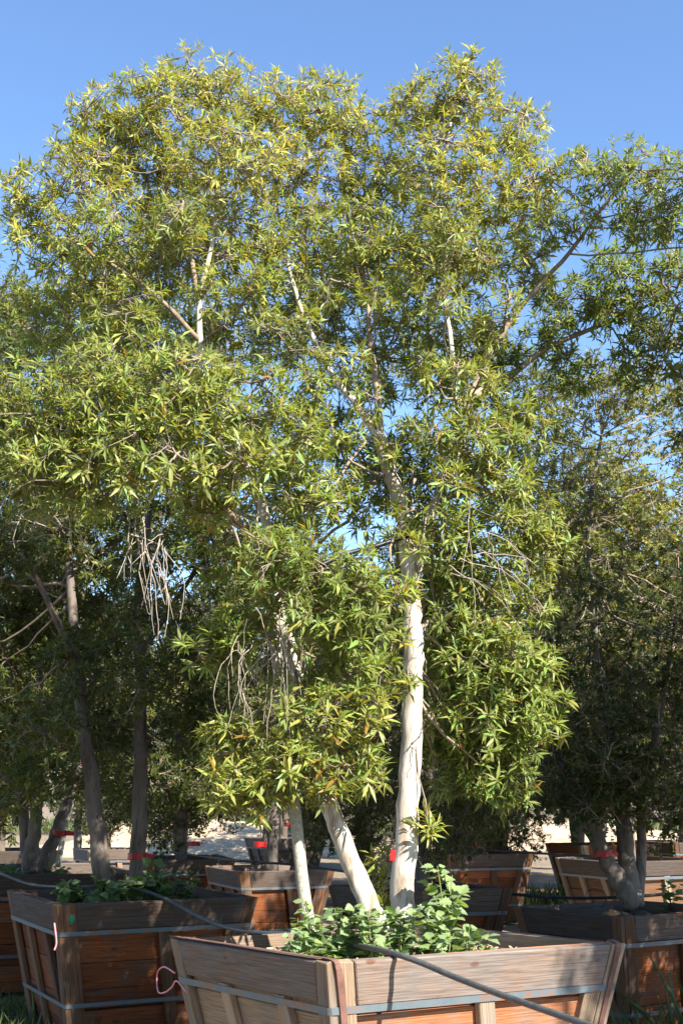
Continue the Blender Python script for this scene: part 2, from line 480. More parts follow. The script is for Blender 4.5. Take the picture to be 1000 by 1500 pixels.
    # soil
    sd = 0.11; n = 14
    f = sd / z
    inn = [top[a] * (1 - f) + bot[a] * f + 0.074 * (sg[a][0] * u0 + sg[a][1] * v0) for a in range(4)]
    S, T = np.meshgrid(np.linspace(0, 1, n), np.linspace(0, 1, n))
    P = ((1 - S) * (1 - T))[..., None] * inn[0] + (S * (1 - T))[..., None] * inn[1] + (S * T)[..., None] * inn[2] + ((1 - S) * T)[..., None] * inn[3]
    P[..., 2] += 0.02 * RNG.normal(size=S.shape) + 0.06 * np.exp(-8 * ((S - .5) ** 2 + (T - .5) ** 2))
    i = np.arange(n - 1)[:, None] * n + np.arange(n - 1)[None, :]
    qd = np.stack([i, i + 1, i + n + 1, i + n], -1).reshape(-1, 4)
    soil = obj('soil', mesh_np('soil', P.reshape(-1, 3), qd.ravel(), np.full(len(qd), 4), M_SOIL, True), root)
    if chips:
        nc = 1500
        a, b_ = RNG.uniform(0.02, 0.98, (2, nc))
        cpos = ((1 - a) * (1 - b_))[:, None] * inn[0] + (a * (1 - b_))[:, None] * inn[1] + (a * b_)[:, None] * inn[2] + ((1 - a) * b_)[:, None] * inn[3]
        cpos[:, 2] += RNG.uniform(0.0, 0.05, nc)
        X = unit(RNG.normal(size=(nc, 3)) * [1, 1, 0.25]); Yv = unit(np.cross(X, RNG.normal(size=(nc, 3)) * 0.3 + [0, 0, 1])); Zv = np.cross(X, Yv)
        l = RNG.uniform(0.01, 0.035, nc)[:, None]; wd = RNG.uniform(0.004, 0.012, nc)[:, None]
        quad = np.stack([cpos - X * l - Yv * wd, cpos + X * l - Yv * wd * .7, cpos + X * l + Yv * wd, cpos - X * l + Yv * wd * .8], 1)
        V = np.concatenate([quad, quad - Zv[:, None] * 0.003], 1).reshape(-1, 3)
        fb = np.array([[0, 1, 2, 3], [7, 6, 5, 4], [0, 4, 5, 1], [1, 5, 6, 2], [2, 6, 7, 3], [3, 7, 4, 0]])
        fc = (fb[None] + 8 * np.arange(nc)[:, None, None]).reshape(-1, 4)
        o = obj('mulch', mesh_np('mulch', V, fc.ravel(), np.full(len(fc), 4), M_CHIP), soil)
        o['kind'] = 'stuff'
    return root, top, bot, cen

BOX = {
 'front': (-0.062, 5.255, 0.559, 1.706, 1.577, 1.038, -0.014, -0.031),
 'left': (-1.982, 8.713, 0.493, 1.538, 1.461, 0.978, -0.001, 0.005),
 'right': (1.988, 8.968, 0.533, 1.279, 1.229, 0.871, 0.005, -0.012),
 'left_back': (-3.299, 10.764, 0.448, 1.669, 1.590, 1.048, -0.011, 0.012),
 'mid_left': (-1.217, 14.810, 0.425, 1.244, 1.323, 0.850, -0.002, 0.006),
 'far_left': (-2.630, 16.600, 0.281, 1.241, 1.321, 0.894, 0.006, 0.002),
 'far_pale': (-1.377, 24.920, 0.545, 1.256, 1.284, 0.907, -0.001, -0.001),
 'behind': (0.337, 10.288, 0.382, 1.220, 1.242, 0.947, 0.002, -0.017),
 'mid_right': (1.451, 16.984, 0.283, 1.293, 1.463, 0.950, 0.004, 0.0),
 'far_mid': (2.379, 27.822, 0.178, 1.399, 1.414, 0.978, 0.004, 0.0),
 'right_mid': (3.318, 14.921, 0.406, 1.384, 1.393, 0.954, 0.006, -0.003),
 'right_far': (3.918, 20.330, 0.269, 1.379, 1.397, 0.946, 0.005, -0.001),
 'left_far': (-4.405, 21.592, 0.442, 1.061, 1.159, 0.831, -0.003, -0.009),
 'left_edge': (-5.343, 17.344, 0.50, 1.452, 1.455, 0.976, -0.01, 0.001),
 'right_off': (3.55, 5.9, 0.53, 1.45, 1.45, 0.95, 0, 0),
 'near_off': (4.35, 2.86, 0.53, 1.45, 1.45, 0.95, 0, 0),
 'back_left': (-4.4, 1.6, 0.5, 1.45, 1.45, 0.95, 0, 0),  # unseen boxes added to carry the trees that block sky light
 'back_mid': (-3.2, -2.6, 0.5, 1.45, 1.45, 0.95, 0, 0),
 'back_near': (-0.6, -4.6, 0.5, 1.45, 1.45, 0.95, 0, 0),
 'right_edge': (5.75, 21.6, 0.3, 1.4, 1.4, 0.95, 0, 0),
}
LAB = {
 'front': 'sunlit weathered box nearest the viewer with grey pipe draped over its rim',
 'left': 'large shaded redwood box at left with green paint mark and two grey trunks',
 'right': 'dark box at right edge holding the trunk pair with a red band',
 'left_back': 'box directly behind the left redwood box holding a double grey trunk',
 'mid_left': 'dark box behind the front box left of the pale stake, orange corner post',
 'far_left': 'box behind the left weeds with a tree leaning out under dark foliage',
 'far_pale': 'pale slatted box in the sun by the dry mound',
 'behind': 'dark low box directly behind the pale main trunk',
 'mid_right': 'dappled box with two bright straps right of the main trunk',
 'far_mid': 'small distant sunlit box above the dappled box right of the trunk',
 'right_mid': 'box behind the right trunk pair, its left side tan and sunlit',
 'right_far': 'far orange sunlit box glimpsed behind the right trunk pair',
 'left_far': 'small pale box standing on bright dirt at far left',
 'left_edge': 'shaded box cut off by the left edge of the picture',
 'right_off': 'box standing just out of the picture to the right of the front box',
 'near_off': 'box standing out of the picture to the right of the viewer',
 'back_left': 'unseen box added left of the viewer under a tree that blocks sky light',
 'back_mid': 'unseen box added behind the viewer at left under a tree that blocks sky light',
 'back_near': 'unseen box added right behind the viewer under a tree that blocks sky light',
 'right_edge': 'far box at the right edge beyond the orange one',
}
CEN, RIM = {}, {}
for key, q in BOX.items():
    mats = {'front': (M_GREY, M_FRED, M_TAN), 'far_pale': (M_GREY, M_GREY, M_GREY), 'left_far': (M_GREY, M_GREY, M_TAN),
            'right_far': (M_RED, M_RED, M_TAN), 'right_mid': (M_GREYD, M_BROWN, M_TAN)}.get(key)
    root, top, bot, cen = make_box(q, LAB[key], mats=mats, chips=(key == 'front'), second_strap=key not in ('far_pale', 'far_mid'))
    CEN[key] = cen; RIM[key] = top
    if key == 'front': FRONT_BOX = root; FTOP, FBOT = top, bot
    if key == 'left': LEFT_BOX = root; LTOP, LBOT = top, bot

# brown strap over the corner of the front box and along its left rim
def ribbon(P, Nrm, width, thick, mat, name, parent):
    P = catmull(P, 4); n = len(P)
    Nn = unit(np.array([np.interp(np.linspace(0, 1, n), np.linspace(0, 1, len(Nrm)), np.array(Nrm)[:, i]) for i in range(3)]).T)
    T = unit(np.gradient(P, axis=0)); S = unit(np.cross(T, Nn))
    V = np.concatenate([P + S * width / 2 + Nn * thick, P - S * width / 2 + Nn * thick, P - S * width / 2, P + S * width / 2])
    Fc = []
    for i in range(n - 1):
        for a, b in ((0, 1), (1, 2), (2, 3), (3, 0)):
            Fc.append((a * n + i, b * n + i, b * n + i + 1, a * n + i + 1))
    return obj(name, mesh_np(name, V, np.array(Fc).ravel(), np.full(len(Fc), 4), mat), parent)
FF = Face(FTOP[0], FTOP[1], FBOT[0], FBOT[1]); FL = Face(FTOP[3], FTOP[0], FBOT[3], FBOT[0])
zt = np.array([0, 0, 1.0])
ribbon([FF.pt(0.09 + 0.2 * 0.9, 0.9, 0.009), FF.pt(0.075 + .2 * .45, 0.45, 0.009), FF.pt(0.06 + .2 * .1, 0.1, 0.009), FF.pt(0.05, 0.01, 0.006), FF.pt(0.035, 0.0, -0.02) + zt * 0.006,
        FL.pt(FL.W - 0.2, 0.0, -0.02) + zt * .007, FL.pt(FL.W * 0.5, 0, -0.018) + zt * .008, FL.pt(0.06, 0, -0.02) + zt * .007, FL.pt(0.0, 0, -0.02) + zt * 0.006],
       [FF.n, FF.n, FF.n, FF.n + zt, zt, zt, zt, zt, zt], 0.032, 0.003, M_RUST, 'brown_strap', FRONT_BOX)
ribbon([FF.pt(FF.W - 0.04 - 0.2 * 0.9, 0.9, 0.008), FF.pt(FF.W - 0.045 - .2 * .45, 0.45, 0.008), FF.pt(FF.W - 0.05 - .2 * .1, 0.1, 0.008), FF.pt(FF.W - .052, 0.01, 0.006), FF.pt(FF.W - .055, 0.0, -0.02) + zt * 0.006, FF.pt(FF.W - .06, 0.0, -0.05) + zt * 0.003],
       [FF.n, FF.n, FF.n, FF.n + zt, zt, zt], 0.03, 0.003, M_RUST, 'brown_strap', FRONT_BOX)
# green paint mark on the left box
LF = Face(LTOP[0], LTOP[1], LBOT[0], LBOT[1])
ang = np.linspace(0, 2 * np.pi, 15)[:-1]; rr = RNG.uniform(0.75, 1.15, 14)
pv = np.array([LF.pt(0.125 + 0.022 * r * math.cos(a), 0.10 + 0.036 * r * math.sin(a), 0.0035) for a, r in zip(ang, rr)] + [LF.pt(0.125 + 0.022 * r * math.cos(a), 0.10 + 0.036 * r * math.sin(a), 0.001) for a, r in zip(ang, rr)])
pf = list(range(14))[::-1]; ps = [14]
for i in range(14): pf += [i, (i + 1) % 14, 14 + (i + 1) % 14, 14 + i]; ps.append(4)
o = obj('paint_mark', mesh_np('paint_mark', pv, pf, ps, M_PAINT), LEFT_BOX); o['label'] = 'green paint mark'

# ------------------------------------------------------------------ trees
LEAF8 = np.array([[0, 0, 0], [.3, .5, .05], [.3, 0, 0], [.3, -.5, .05], [.68, .40, .0], [.68, 0, -.045], [.68, -.40, .0], [1, 0, -.14]])
LEAF8_F = [[0, 2, 1], [0, 3, 2], [1, 2, 5, 4], [2, 3, 6, 5], [4, 5, 7], [5, 6, 7]]
LEAF7 = np.array([[0, 0, 0], [.32, .5, .055], [.36, 0, -.005], [.32, -.5, .055], [.70, .38, .0], [.70, -.38, .0], [1, 0, -.12]])
LEAF7_F = [[0, 2, 1], [0, 3, 2], [1, 2, 4], [2, 3, 5], [4, 2, 5], [4, 5, 6]]
LEAF5 = np.array([[0, 0, 0], [.46, .5, .05], [.5, 0, -.015], [.46, -.5, .05], [1, 0, -.12]])
LEAF5_F = [[0, 2, 1], [0, 3, 2], [1, 2, 4], [2, 3, 4]]
KITE, KITE_F = LEAF5, LEAF5_F

def leaf_soup(name, P, D, Nm, Ln, Wd, tint, mat, shape=(LEAF8, LEAF8_F)):
    base, faces = shape
    nv = len(base); n = len(P)
    Yv = np.cross(Nm, D)
    V = (P[:, None] + base[None, :, 0, None] * (Ln[:, None] * D)[:, None] + base[None, :, 1, None] * (Wd[:, None] * Yv)[:, None]
         + base[None, :, 2, None] * (Ln[:, None] * Nm)[:, None]).reshape(-1, 3)
    fl = np.concatenate([np.array(f) for f in faces]); sz = np.array([len(f) for f in faces])
    FL_ = (fl[None] + nv * np.arange(n)[:, None]).ravel(); SZ = np.tile(sz, n)
    return mesh_np(name, V, FL_, SZ, mat, True, np.repeat(tint, nv, 0))

def leaf_tints(n, rng, yellow, base, warm=None):
    """green leaves with a share of yellowing ones, some painted paler as sunlit"""
    light = np.asarray(yellow) < 0  # negative yellow marks leaves painted paler as if sunlit
    yellow = np.abs(yellow)
    base = np.where(light[:, None], np.array([[0.12, 0.155, 0.04]]), np.array(base)[None])
    g = base * rng.uniform(0.6, 1.35, (n, 1)) * (1 + 0.10 * rng.normal(size=(n, 3)))
    y = np.array([0.5, 0.44, 0.09])[None] * rng.uniform(0.7, 1.2, (n, 1))
    t = np.clip(rng.beta(1.3, 2.6, n) * 1.25 * yellow, 0, 1)[:, None]
    old = rng.random(n) < 0.025 * yellow
    c = g * (1 - t) + y * t
    c[old] = np.array([0.32, 0.18, 0.04]) * rng.uniform(0.6, 1.1, (old.sum(), 1))
    return np.clip(c, 0.005, 0.8)

def build_tree(name, root, stems, lobes, seed, dens=70.0, leaf_len=0.1, leaf_w=0.24, shape=(LEAF8, LEAF8_F), bark=None,
               base_col=(0.10, 0.15, 0.028), yellow=None, singles=0, per_ros=(7, 11), r_ref=0.36, droop=0.0, limb_sides=6, no_through=None, leaf_frame_view=True, stray=0.25, split_limbs=True, main=False):
    NT = 4 if main else 3
    """stems: list of (points, radii) in world space; lobes: list of (centre, radius, weight, yellowness)"""
    rng = np.random.default_rng(seed)
    bark = bark or M_BARK
    SP, SR = [], []
    for si, (pts, rad) in enumerate(stems):
        P = catmull(pts, 6); R = np.interp(np.linspace(0, 1, len(P)), np.linspace(0, 1, len(rad)), rad)
        P = P + rng.normal(size=P.shape) * (R[:, None] * 0.09)
        t = Tubes(); t.add(P, R, 12, 0.03)
        obj('trunk' if rad[0] > 0.04 else 'limb', t.mesh('trunk', M_LIMB if (bark == M_BARK and (rad[0] < 0.0265 or si in (4, 5, 7))) else bark), root)
        SP.append(P); SR.append(R)
    SPa = np.vstack(SP); SRa = np.concatenate(SR)
    limbs, twigs = Tubes(), Tubes()
    RP, RA, RY, RK = [], [], [], []      # rosette position, axis, yellowness, size class
    up = np.array([0, 0, 1.0])
    for (c, r, wgt, yel) in lobes:
        c = np.asarray(c, float)
        n = max(6, int(dens * wgt * (r / r_ref) ** 2))
        dv = SPa - c; dist = np.linalg.norm(dv, axis=1)
        cost = dist + 1.1 * np.maximum(0, SPa[:, 2] - c[2] + 0.35 * dist)
        if split_limbs and c[2] < 3.4: cost = 0.6 * dist + np.abs(SPa[:, 2] - c[2] - 0.5)
        k = int(np.argmin(cost)); A = SPa[k]; ra = min(SRa[k] * 0.5, 0.005 + 0.011 * math.sqrt(n / 150.0))
        if split_limbs and A[2] < 3.0 and dist[k] < 0.7: ra *= 0.55
        mid = 0.5 * (A + c) + up * (-0.06 * dist[k]) + rng.normal(size=3) * 0.07 * dist[k]
        ln = max(4, int(dist[k] / 0.12))
        tt = np.linspace(0, 1, ln + 1)[:, None]
        end = c + unit(c - A) * 0.45 * r + up * 0.1 * r
        LP = (1 - tt) ** 2 * A + 2 * tt * (1 - tt) * mid + tt ** 2 * end
        LP[1:-1] += rng.normal(size=LP[1:-1].shape) * 0.014
        LR = np.linspace(ra, 0.004, len(LP))
        if split_limbs:
            lt = Tubes(); lt.add(LP, LR, limb_sides, 0.04); obj('branch', lt.mesh('branch', bark if ra > 0.03 else M_TWIG), root)
        else:
            limbs.add(LP, LR, limb_sides, 0.04)
        dirs = unit(rng.normal(size=(n, 3)))
        rad = r * rng.random(n) ** 0.42
        far = rng.random(n) < stray * 0.4
        rad[far] *= rng.uniform(1.0, 1.35, far.sum())
        pts = c + dirs * rad[:, None] * np.array([1, 1, 0.9])
        pts[:, 2] -= droop * rad * 0.5
        K = max(3, n // 8)
        cen_i = rng.choice(n, K, replace=False)
        own = np.argmin(((pts[:, None] - pts[cen_i][None]) ** 2).sum(-1), 1)
        lo = max(1, int(len(LP) * 0.35))
        for j in range(K):
            mem = np.where(own == j)[0]
            if len(mem) == 0: continue
            g_ = pts[mem].mean(0)
            dl = np.linalg.norm(LP[lo:] - g_, axis=1) + 0.25 * np.maximum(0, LP[lo:, 2] - g_[2])
            S = LP[lo + int(np.argmin(dl))]
            e2 = S + (g_ - S) * 0.8
            m2 = 0.5 * (S + e2) + rng.normal(size=3) * 0.12 * np.linalg.norm(e2 - S) - up * 0.05 * np.linalg.norm(e2 - S)
            t2 = np.linspace(0, 1, 6)[:, None]
            BP = (1 - t2) ** 2 * S + 2 * t2 * (1 - t2) * m2 + t2 ** 2 * e2
            BP[1:-1] += rng.normal(size=(4, 3)) * 0.006
            twigs.add(BP, np.linspace(0.0065, 0.003, 6), 4, 0.0, False)
            for i in mem:
                P = pts[i]
                S3 = BP[rng.integers(2, 6)]
                out = unit(P - S3)
                L3 = np.linalg.norm(P - S3)
                m3 = 0.5 * (S3 + P) - up * 0.12 * L3 + rng.normal(size=3) * 0.12 * L3
                t3 = np.linspace(0, 1, NT)[:, None]
                TP = (1 - t3) ** 2 * S3 + 2 * t3 * (1 - t3) * m3 + t3 ** 2 * P
                twigs.add(TP, np.linspace(0.0032, 0.0016, NT), 3, 0.0, False)
                ax = unit(unit(P - m3) + up * (0.45 - droop) + rng.normal(size=3) * 0.3)
                RP.append(P); RA.append(ax); RY.append(yel); RK.append(1.0)
                if L3 > 0.06:
                    RP.append(TP[-2] * 0.6 + P * 0.4); RA.append(unit(P - TP[-2] + rng.normal(size=3) * 0.02)); RY.append(yel * 1.15); RK.append(0.55)
    if not split_limbs:
        o = obj('branch', limbs.mesh('branch', bark), root); o['kind'] = 'stuff'
    o = obj('twig', twigs.mesh('twig', M_TWIG), root); o['kind'] = 'stuff'
    RP, RA, RY, RK = np.array(RP), np.array(RA), np.array(RY), np.array(RK)
    cnt = (rng.integers(per_ros[0], per_ros[1], len(RP)) * RK).astype(int).clip(2)
    idx = np.repeat(np.arange(len(RP)), cnt); n = len(idx)
    A = RA[idx]
    first = np.concatenate([[0], np.cumsum(cnt)[:-1]])
    within = np.arange(n) - first[idx]
    phi = within * 2.39996 + rng.uniform(0, 6.28, len(RP))[idx] + rng.normal(size=n) * 0.25
    frac = within / cnt[idx]
    psi = np.radians(32 + 52 * frac) + rng.normal(size=n) * 0.22
    ref = np.where(np.abs(A[:, 2:3]) < 0.9, np.array([[0, 0, 1.0]]), np.array([[1.0, 0, 0]]))
    E1 = unit(np.cross(A, ref)); E2 = np.cross(A, E1)
    D = np.cos(psi)[:, None] * A + np.sin(psi)[:, None] * (np.cos(phi)[:, None] * E1 + np.sin(phi)[:, None] * E2)
    D[:, 2] -= 0.12 + droop * 0.5
    D = unit(D)
    ref2 = A + 0.4 * up + 0.6 * np.array(SUN_DIR) + rng.normal(size=(n, 3)) * 0.3
    Nm = unit(ref2 - (ref2 * D).sum(1, keepdims=True) * D)
    P = RP[idx] - A * (0.03 * frac)[:, None] * leaf_len / 0.1
    hs = np.interp(P[:, 2], [2.2, 5.2], [1.04, 0.78]) if main else 1.0
    Ln = leaf_len * hs * rng.uniform(0.6, 1.18, n) * (0.75 + 0.35 * frac)
    Wd = Ln * leaf_w * rng.uniform(0.8, 1.2, n)
    yl = RY[idx] if yellow is None else np.full(n, yellow)
    tint = leaf_tints(n, rng, yl * (0.55 + 0.9 * frac), base_col)
    keep = np.ones(n, bool); loose = []
    if singles:
        pr = project(P + D * Ln[:, None] * 0.5)
        vis = (pr[:, 0] > 15) & (pr[:, 0] < 985) & (pr[:, 1] > 15) & (pr[:, 1] < 1485)
        view = unit(np.array([0, 0, CAM_H]) - P)
        area = np.abs((Nm * view).sum(1)) * Ln * Wd / np.maximum(pr[:, 2], 0.5) ** 2
        # leaves on the near side only: nearest of their neighbourhood of pixels
        cell = (pr[:, 0] // 24).astype(int) * 100 + (pr[:, 1] // 24).astype(int)
        order = np.lexsort((pr[:, 2], cell)); fst = np.ones(n, bool); fst[1:] = cell[order][1:] != cell[order][:-1]
        near = np.zeros(n, bool); near[order[fst]] = True
        area = np.where(vis & near, area, 0)
        pick = np.argsort(-area)[:singles]
        keep[pick] = False
        variants = []
        for v in range(10):
            sel = pick[v * len(pick) // 10]
            variants.append(mesh_np('leaf', LEAF7 * [1, leaf_w, 1], np.concatenate([np.array(f) for f in LEAF7_F]), [len(f) for f in LEAF7_F], M_LEAF, True,
                                    np.repeat(tint[sel][None], len(LEAF7), 0)))
        for q, i in enumerate(pick):
            Yv = np.cross(Nm[i], D[i]); Mx = Matrix.Identity(4)
            for a in range(3):
                Mx[a][0] = D[i, a] * Ln[i]; Mx[a][1] = Yv[a] * Ln[i]; Mx[a][2] = Nm[i, a] * Ln[i]; Mx[a][3] = P[i, a]
            loose.append((variants[q % 10], Mx))
    o = obj('crown', leaf_soup('crown', P[keep], D[keep], Nm[keep], Ln[keep], Wd[keep], tint[keep], M_LEAF, shape), root)
    o['kind'] = 'stuff'
    for me_, Mx in loose: obj('leaf', me_, o, Mx)
    return n

def px_stem(pts, r0, r1, power=1.0):
    P = [at(*p) for p in pts]
    R = r0 + (r1 - r0) * np.linspace(0, 1, len(P)) ** power
    return (P, R)

def px_lobe(px, py, r, Y, wgt=1.0, yel=0.5):
    c = at(px, py, Y)
    d = np.linalg.norm(c - np.array([0, 0, CAM_H]))
    return (c, r * d / F_PX * 0.95, wgt, yel)

# --- the main tree
fc = CEN['front']
T1 = thing('tree', (fc[0], fc[1], 0.93), 'tall leafy tree with two pale smooth trunks growing from the sunlit front box', 'tree', 'nursery trees grown in wooden boxes')
st = [
    px_stem([(589, 1378, 6.45), (590, 1330, 6.45), (596, 1200, 6.5), (602, 1080, 6.5), (605, 980, 6.5), (603, 900, 6.5), (597, 800, 6.55), (586, 740, 6.55), (570, 690, 6.55), (556, 640, 6.6)], 0.067, 0.038),
    px_stem([(557, 645, 6.6), (522, 592, 6.6), (490, 555, 6.6), (452, 480, 6.7), (425, 400, 6.8), (405, 300, 7.0), (395, 200, 7.0)], 0.030, 0.006, 0.6),
    px_stem([(557, 645, 6.6), (552, 570, 6.65), (541, 500, 6.7), (538, 440, 6.7), (522, 340, 7.0), (512, 250, 7.0), (500, 170, 7.0)], 0.026, 0.006, 0.6),
    px_stem([(601, 840, 6.52), (628, 765, 6.5), (650, 690, 6.5), (667, 600, 6.55), (660, 500, 6.6), (646, 400, 6.8), (642, 300, 6.9), (660, 180, 6.9)], 0.034, 0.006, 0.6),
    px_stem([(655, 655, 6.52), (690, 575, 6.6), (722, 510, 6.6), (770, 440, 6.6), (832, 372, 6.5), (885, 300, 6.4), (935, 250, 6.3)], 0.026, 0.007, 0.8),
    px_stem([(668, 590, 6.6), (700, 575, 6.8), (750, 548, 7.0), (805, 508, 7.1), (900, 468, 7.1), (990, 430, 7.1)], 0.028, 0.009),
    px_stem([(552, 1362, 6.2), (540, 1325, 6.22), (500, 1228, 6.3), (470, 1135, 6.35), (441, 1030, 6.4), (425, 950, 6.4), (400, 860, 6.4), (385, 745, 6.45), (345, 640, 6.5), (300, 540, 6.5), (293, 440, 6.5), (310, 360, 6.5), (322, 260, 6.8), (330, 150, 6.9)], 0.062, 0.006, 0.75),
    px_stem([(388, 800, 6.42), (350, 765, 6.2), (280, 700, 5.9), (200, 640, 5.7), (120, 600, 5.7)], 0.028, 0.010),
    px_stem([(293, 500, 6.5), (225, 430, 6.4), (130, 365, 6.6), (60, 310, 6.5)], 0.017, 0.005),
    px_stem([(294, 460, 6.5), (272, 335, 6.6), (247, 285, 6.8), (205, 180, 6.8)], 0.017, 0.005),
    px_stem([(403, 880, 6.4), (430, 850, 6.1), (470, 830, 5.8)], 0.015, 0.007),
    px_stem([(604, 930, 6.48), (640, 905, 6.55), (690, 900, 6.6)], 0.018, 0.007),
]
lb = []
top_y = 1.15  # yellower top: new growth, plus sun shining through put into the colour
for a in [(150, 190, 72, 6.6), (225, 160, 80, 6.5), (300, 130, 70, 6.7), (385, 165, 75, 6.6), (470, 160, 72, 6.8), (525, 190, 48, 6.7), (612, 165, 60, 6.7), (672, 135, 72, 6.5), (745, 195, 70, 6.7),
          (120, 265, 80, 6.4), (220, 255, 90, 6.8), (330, 240, 90, 6.4), (440, 260, 85, 6.7), (550, 270, 80, 6.9), (650, 250, 90, 6.5), (750, 290, 80, 6.7)]:
    lb.append(px_lobe(*a, 1.2, top_y))
for a in [(30, 285, 55, 6.4), (45, 350, 50, 6.4), (130, 385, 80, 6.5), (240, 370, 90, 6.9), (345, 370, 90, 6.6), (455, 380, 85, 6.9), (565, 380, 85, 6.8), (670, 380, 85, 6.7), (775, 385, 55, 6.6)]:
    lb.append(px_lobe(*a, 1.05, 0.85))
for a in [(870, 245, 55, 6.3), (925, 250, 60, 6.2), (985, 290, 70, 6.1), (930, 330, 60, 6.4), (850, 330, 40, 6.4)]:
    lb.append(px_lobe(*a, 0.9, 0.35))
for a in [(1070, 260, 75, 6.0), (1110, 350, 80, 6.0), (1150, 260, 70, 5.8)]:  # lobes added out of view to shade the right-hand cluster
    lb.append(px_lobe(*a, 1.4, 0.3))
for a in [(860, 450, 62, 7.1), (925, 440, 66, 7.0), (990, 400, 60, 7.0), (800, 492, 48, 7.1), (960, 490, 45, 7.1), (740, 520, 40, 7.0), (730, 600, 60, 7.0), (800, 420, 40, 7.2), (900, 390, 45, 7.0), (840, 540, 50, 7.2), (930, 530, 50, 7.2)]:
    lb.append(px_lobe(*a, 1.1, 0.15))
for a in [(85, 470, 80, 6.6), (190, 480, 85, 6.2), (330, 480, 60, 6.9), (420, 500, 70, 6.9), (610, 480, 70, 7.0), (690, 490, 60, 6.9), (490, 470, 60, 7.1), (560, 560, 45, 7.1), (630, 570, 50, 7.0)]:
    lb.append(px_lobe(*a, 0.75, 0.4))
for a in [(40, 610, 90, 6.0), (60, 690, 80, 5.9), (160, 580, 100, 5.7), (265, 570, 100, 5.6), (360, 590, 80, 5.8), (130, 680, 90, 5.7), (235, 660, 90, 5.5), (340, 670, 80, 5.7), (425, 650, 70, 6.0), (450, 570, 50, 6.2), (300, 740, 50, 5.9)]:
    lb.append(px_lobe(*a, 1.0, 0.45))
for a in [(480, 640, 50, 6.3), (640, 640, 45, 6.2), (700, 640, 75, 6.4), (770, 620, 60, 6.7), (730, 740, 85, 6.45), (655, 790, 60, 6.4), (705, 830, 70, 6.5), (780, 790, 60, 6.6), (460, 730, 70, 6.2), (520, 700, 40, 6.6), (530, 760, 35, 6.6)]:
    lb.append(px_lobe(*a, 0.95, 0.35))
for a in [(420, 830, 75, 5.9), (505, 850, 75, 5.8), (470, 900, 70, 5.8), (545, 900, 45, 5.9), (560, 980, 40, 6.2), (350, 930, 60, 6.1), (300, 950, 40, 6.1), (500, 970, 60, 5.95), (680, 890, 70, 6.55), (705, 960, 80, 6.6), (765, 980, 65, 6.65), (695, 1040, 75, 6.65), (660, 960, 45, 6.6), (770, 1060, 60, 6.7), (720, 1110, 60, 6.75), (650, 1080, 32, 6.8), (790, 1010, 50, 6.75), (745, 1150, 48, 6.85), (690, 1140, 45, 6.85), (645, 1150, 28, 7.0), (642, 900, 36, 6.8), (645, 965, 38, 6.82), (642, 1030, 40, 6.82), (645, 1095, 40, 6.85), (690, 1090, 50, 6.8)]:
    lb.append(px_lobe(*a, 1.0, 0.22))
for a in [(470, 1050, 65, 5.9), (530, 1045, 50, 5.95), (430, 1110, 60, 5.9), (500, 1110, 55, 5.95), (545, 1135, 38, 6.1), (345, 1090, 60, 6.1), (330, 1150, 42, 6.0), (390, 1150, 48, 5.95), (370, 1180, 30, 5.9), (480, 1165, 32, 5.95)]:
    lb.append(px_lobe(*a, 0.95, 0.6))
for a in [(625, 1205, 24, 6.4), (548, 1290, 20, 6.6), (552, 1250, 18, 6.6), (556, 1325, 18, 6.5)]:
    lb.append(px_lobe(*a, 1.2, 0.9))
# sprays in front of the trunks and upper limbs
for a in [(600, 1000, 26, 6.2), (592, 935, 24, 6.2), (575, 860, 42, 6.0), (612, 800, 30, 6.15), (600, 880, 24, 6.2), (420, 1010, 40, 6.0), (400, 880, 45, 6.0), (380, 800, 45, 6.0), (440, 1160, 26, 5.95),
          (110, 340, 60, 6.0), (180, 340, 60, 6.1), (260, 320, 60, 6.0), (310, 430, 50, 6.1), (380, 430, 60, 6.2), (440, 480, 40, 6.2), (550, 440, 38, 6.2), (520, 330, 60, 6.2), (650, 440, 45, 6.1), (670, 540, 35, 6.1), (650, 330, 60, 6.1), (600, 620, 30, 6.4), (450, 330, 55, 6.2), (740, 430, 35, 6.3), (660, 700, 40, 6.2), (500, 530, 42, 6.3), (540, 590, 32, 6.35), (575, 660, 30, 6.3), (600, 740, 34, 6.3), (480, 430, 50, 6.3), (700, 560, 45, 6.3), (790, 330, 50, 6.5), (815, 260, 40, 6.4), (720, 470, 45, 6.4), (620, 540, 45, 6.4), (590, 430, 50, 6.4)]:
    lb.append(px_lobe(*a, 0.7, 0.5))
# the far side of the crown
for a in [(200, 560, 110, 7.3), (330, 640, 110, 7.5), (480, 620, 90, 7.6), (620, 700, 90, 7.5), (720, 700, 90, 7.4), (330, 800, 90, 7.3), (450, 850, 90, 7.3), (520, 400, 100, 7.8), (300, 330, 110, 7.7), (650, 350, 100, 7.7), (670, 860, 80, 7.2), (160, 700, 80, 6.9), (560, 520, 90, 7.7), (680, 520, 90, 7.7), (560, 680, 90, 7.6), (420, 720, 90, 7.4), (600, 820, 80, 7.3), (420, 460, 90, 7.7), (200, 430, 90, 7.4), (480, 960, 80, 7.1), (660, 980, 70, 7.1), (570, 900, 60, 7.1), (740, 880, 80, 7.1)]:
    lb.append(px_lobe(*a, 0.75, 0.3))
NL = build_tree('tree', T1, st, lb, 11, dens=146, leaf_len=0.092, leaf_w=0.205, shape=(LEAF5, LEAF5_F), main=True, base_col=(0.175, 0.235, 0.062), singles=300, per_ros=(7, 11))
print('leaves main', NL, 'lobes', len(lb))

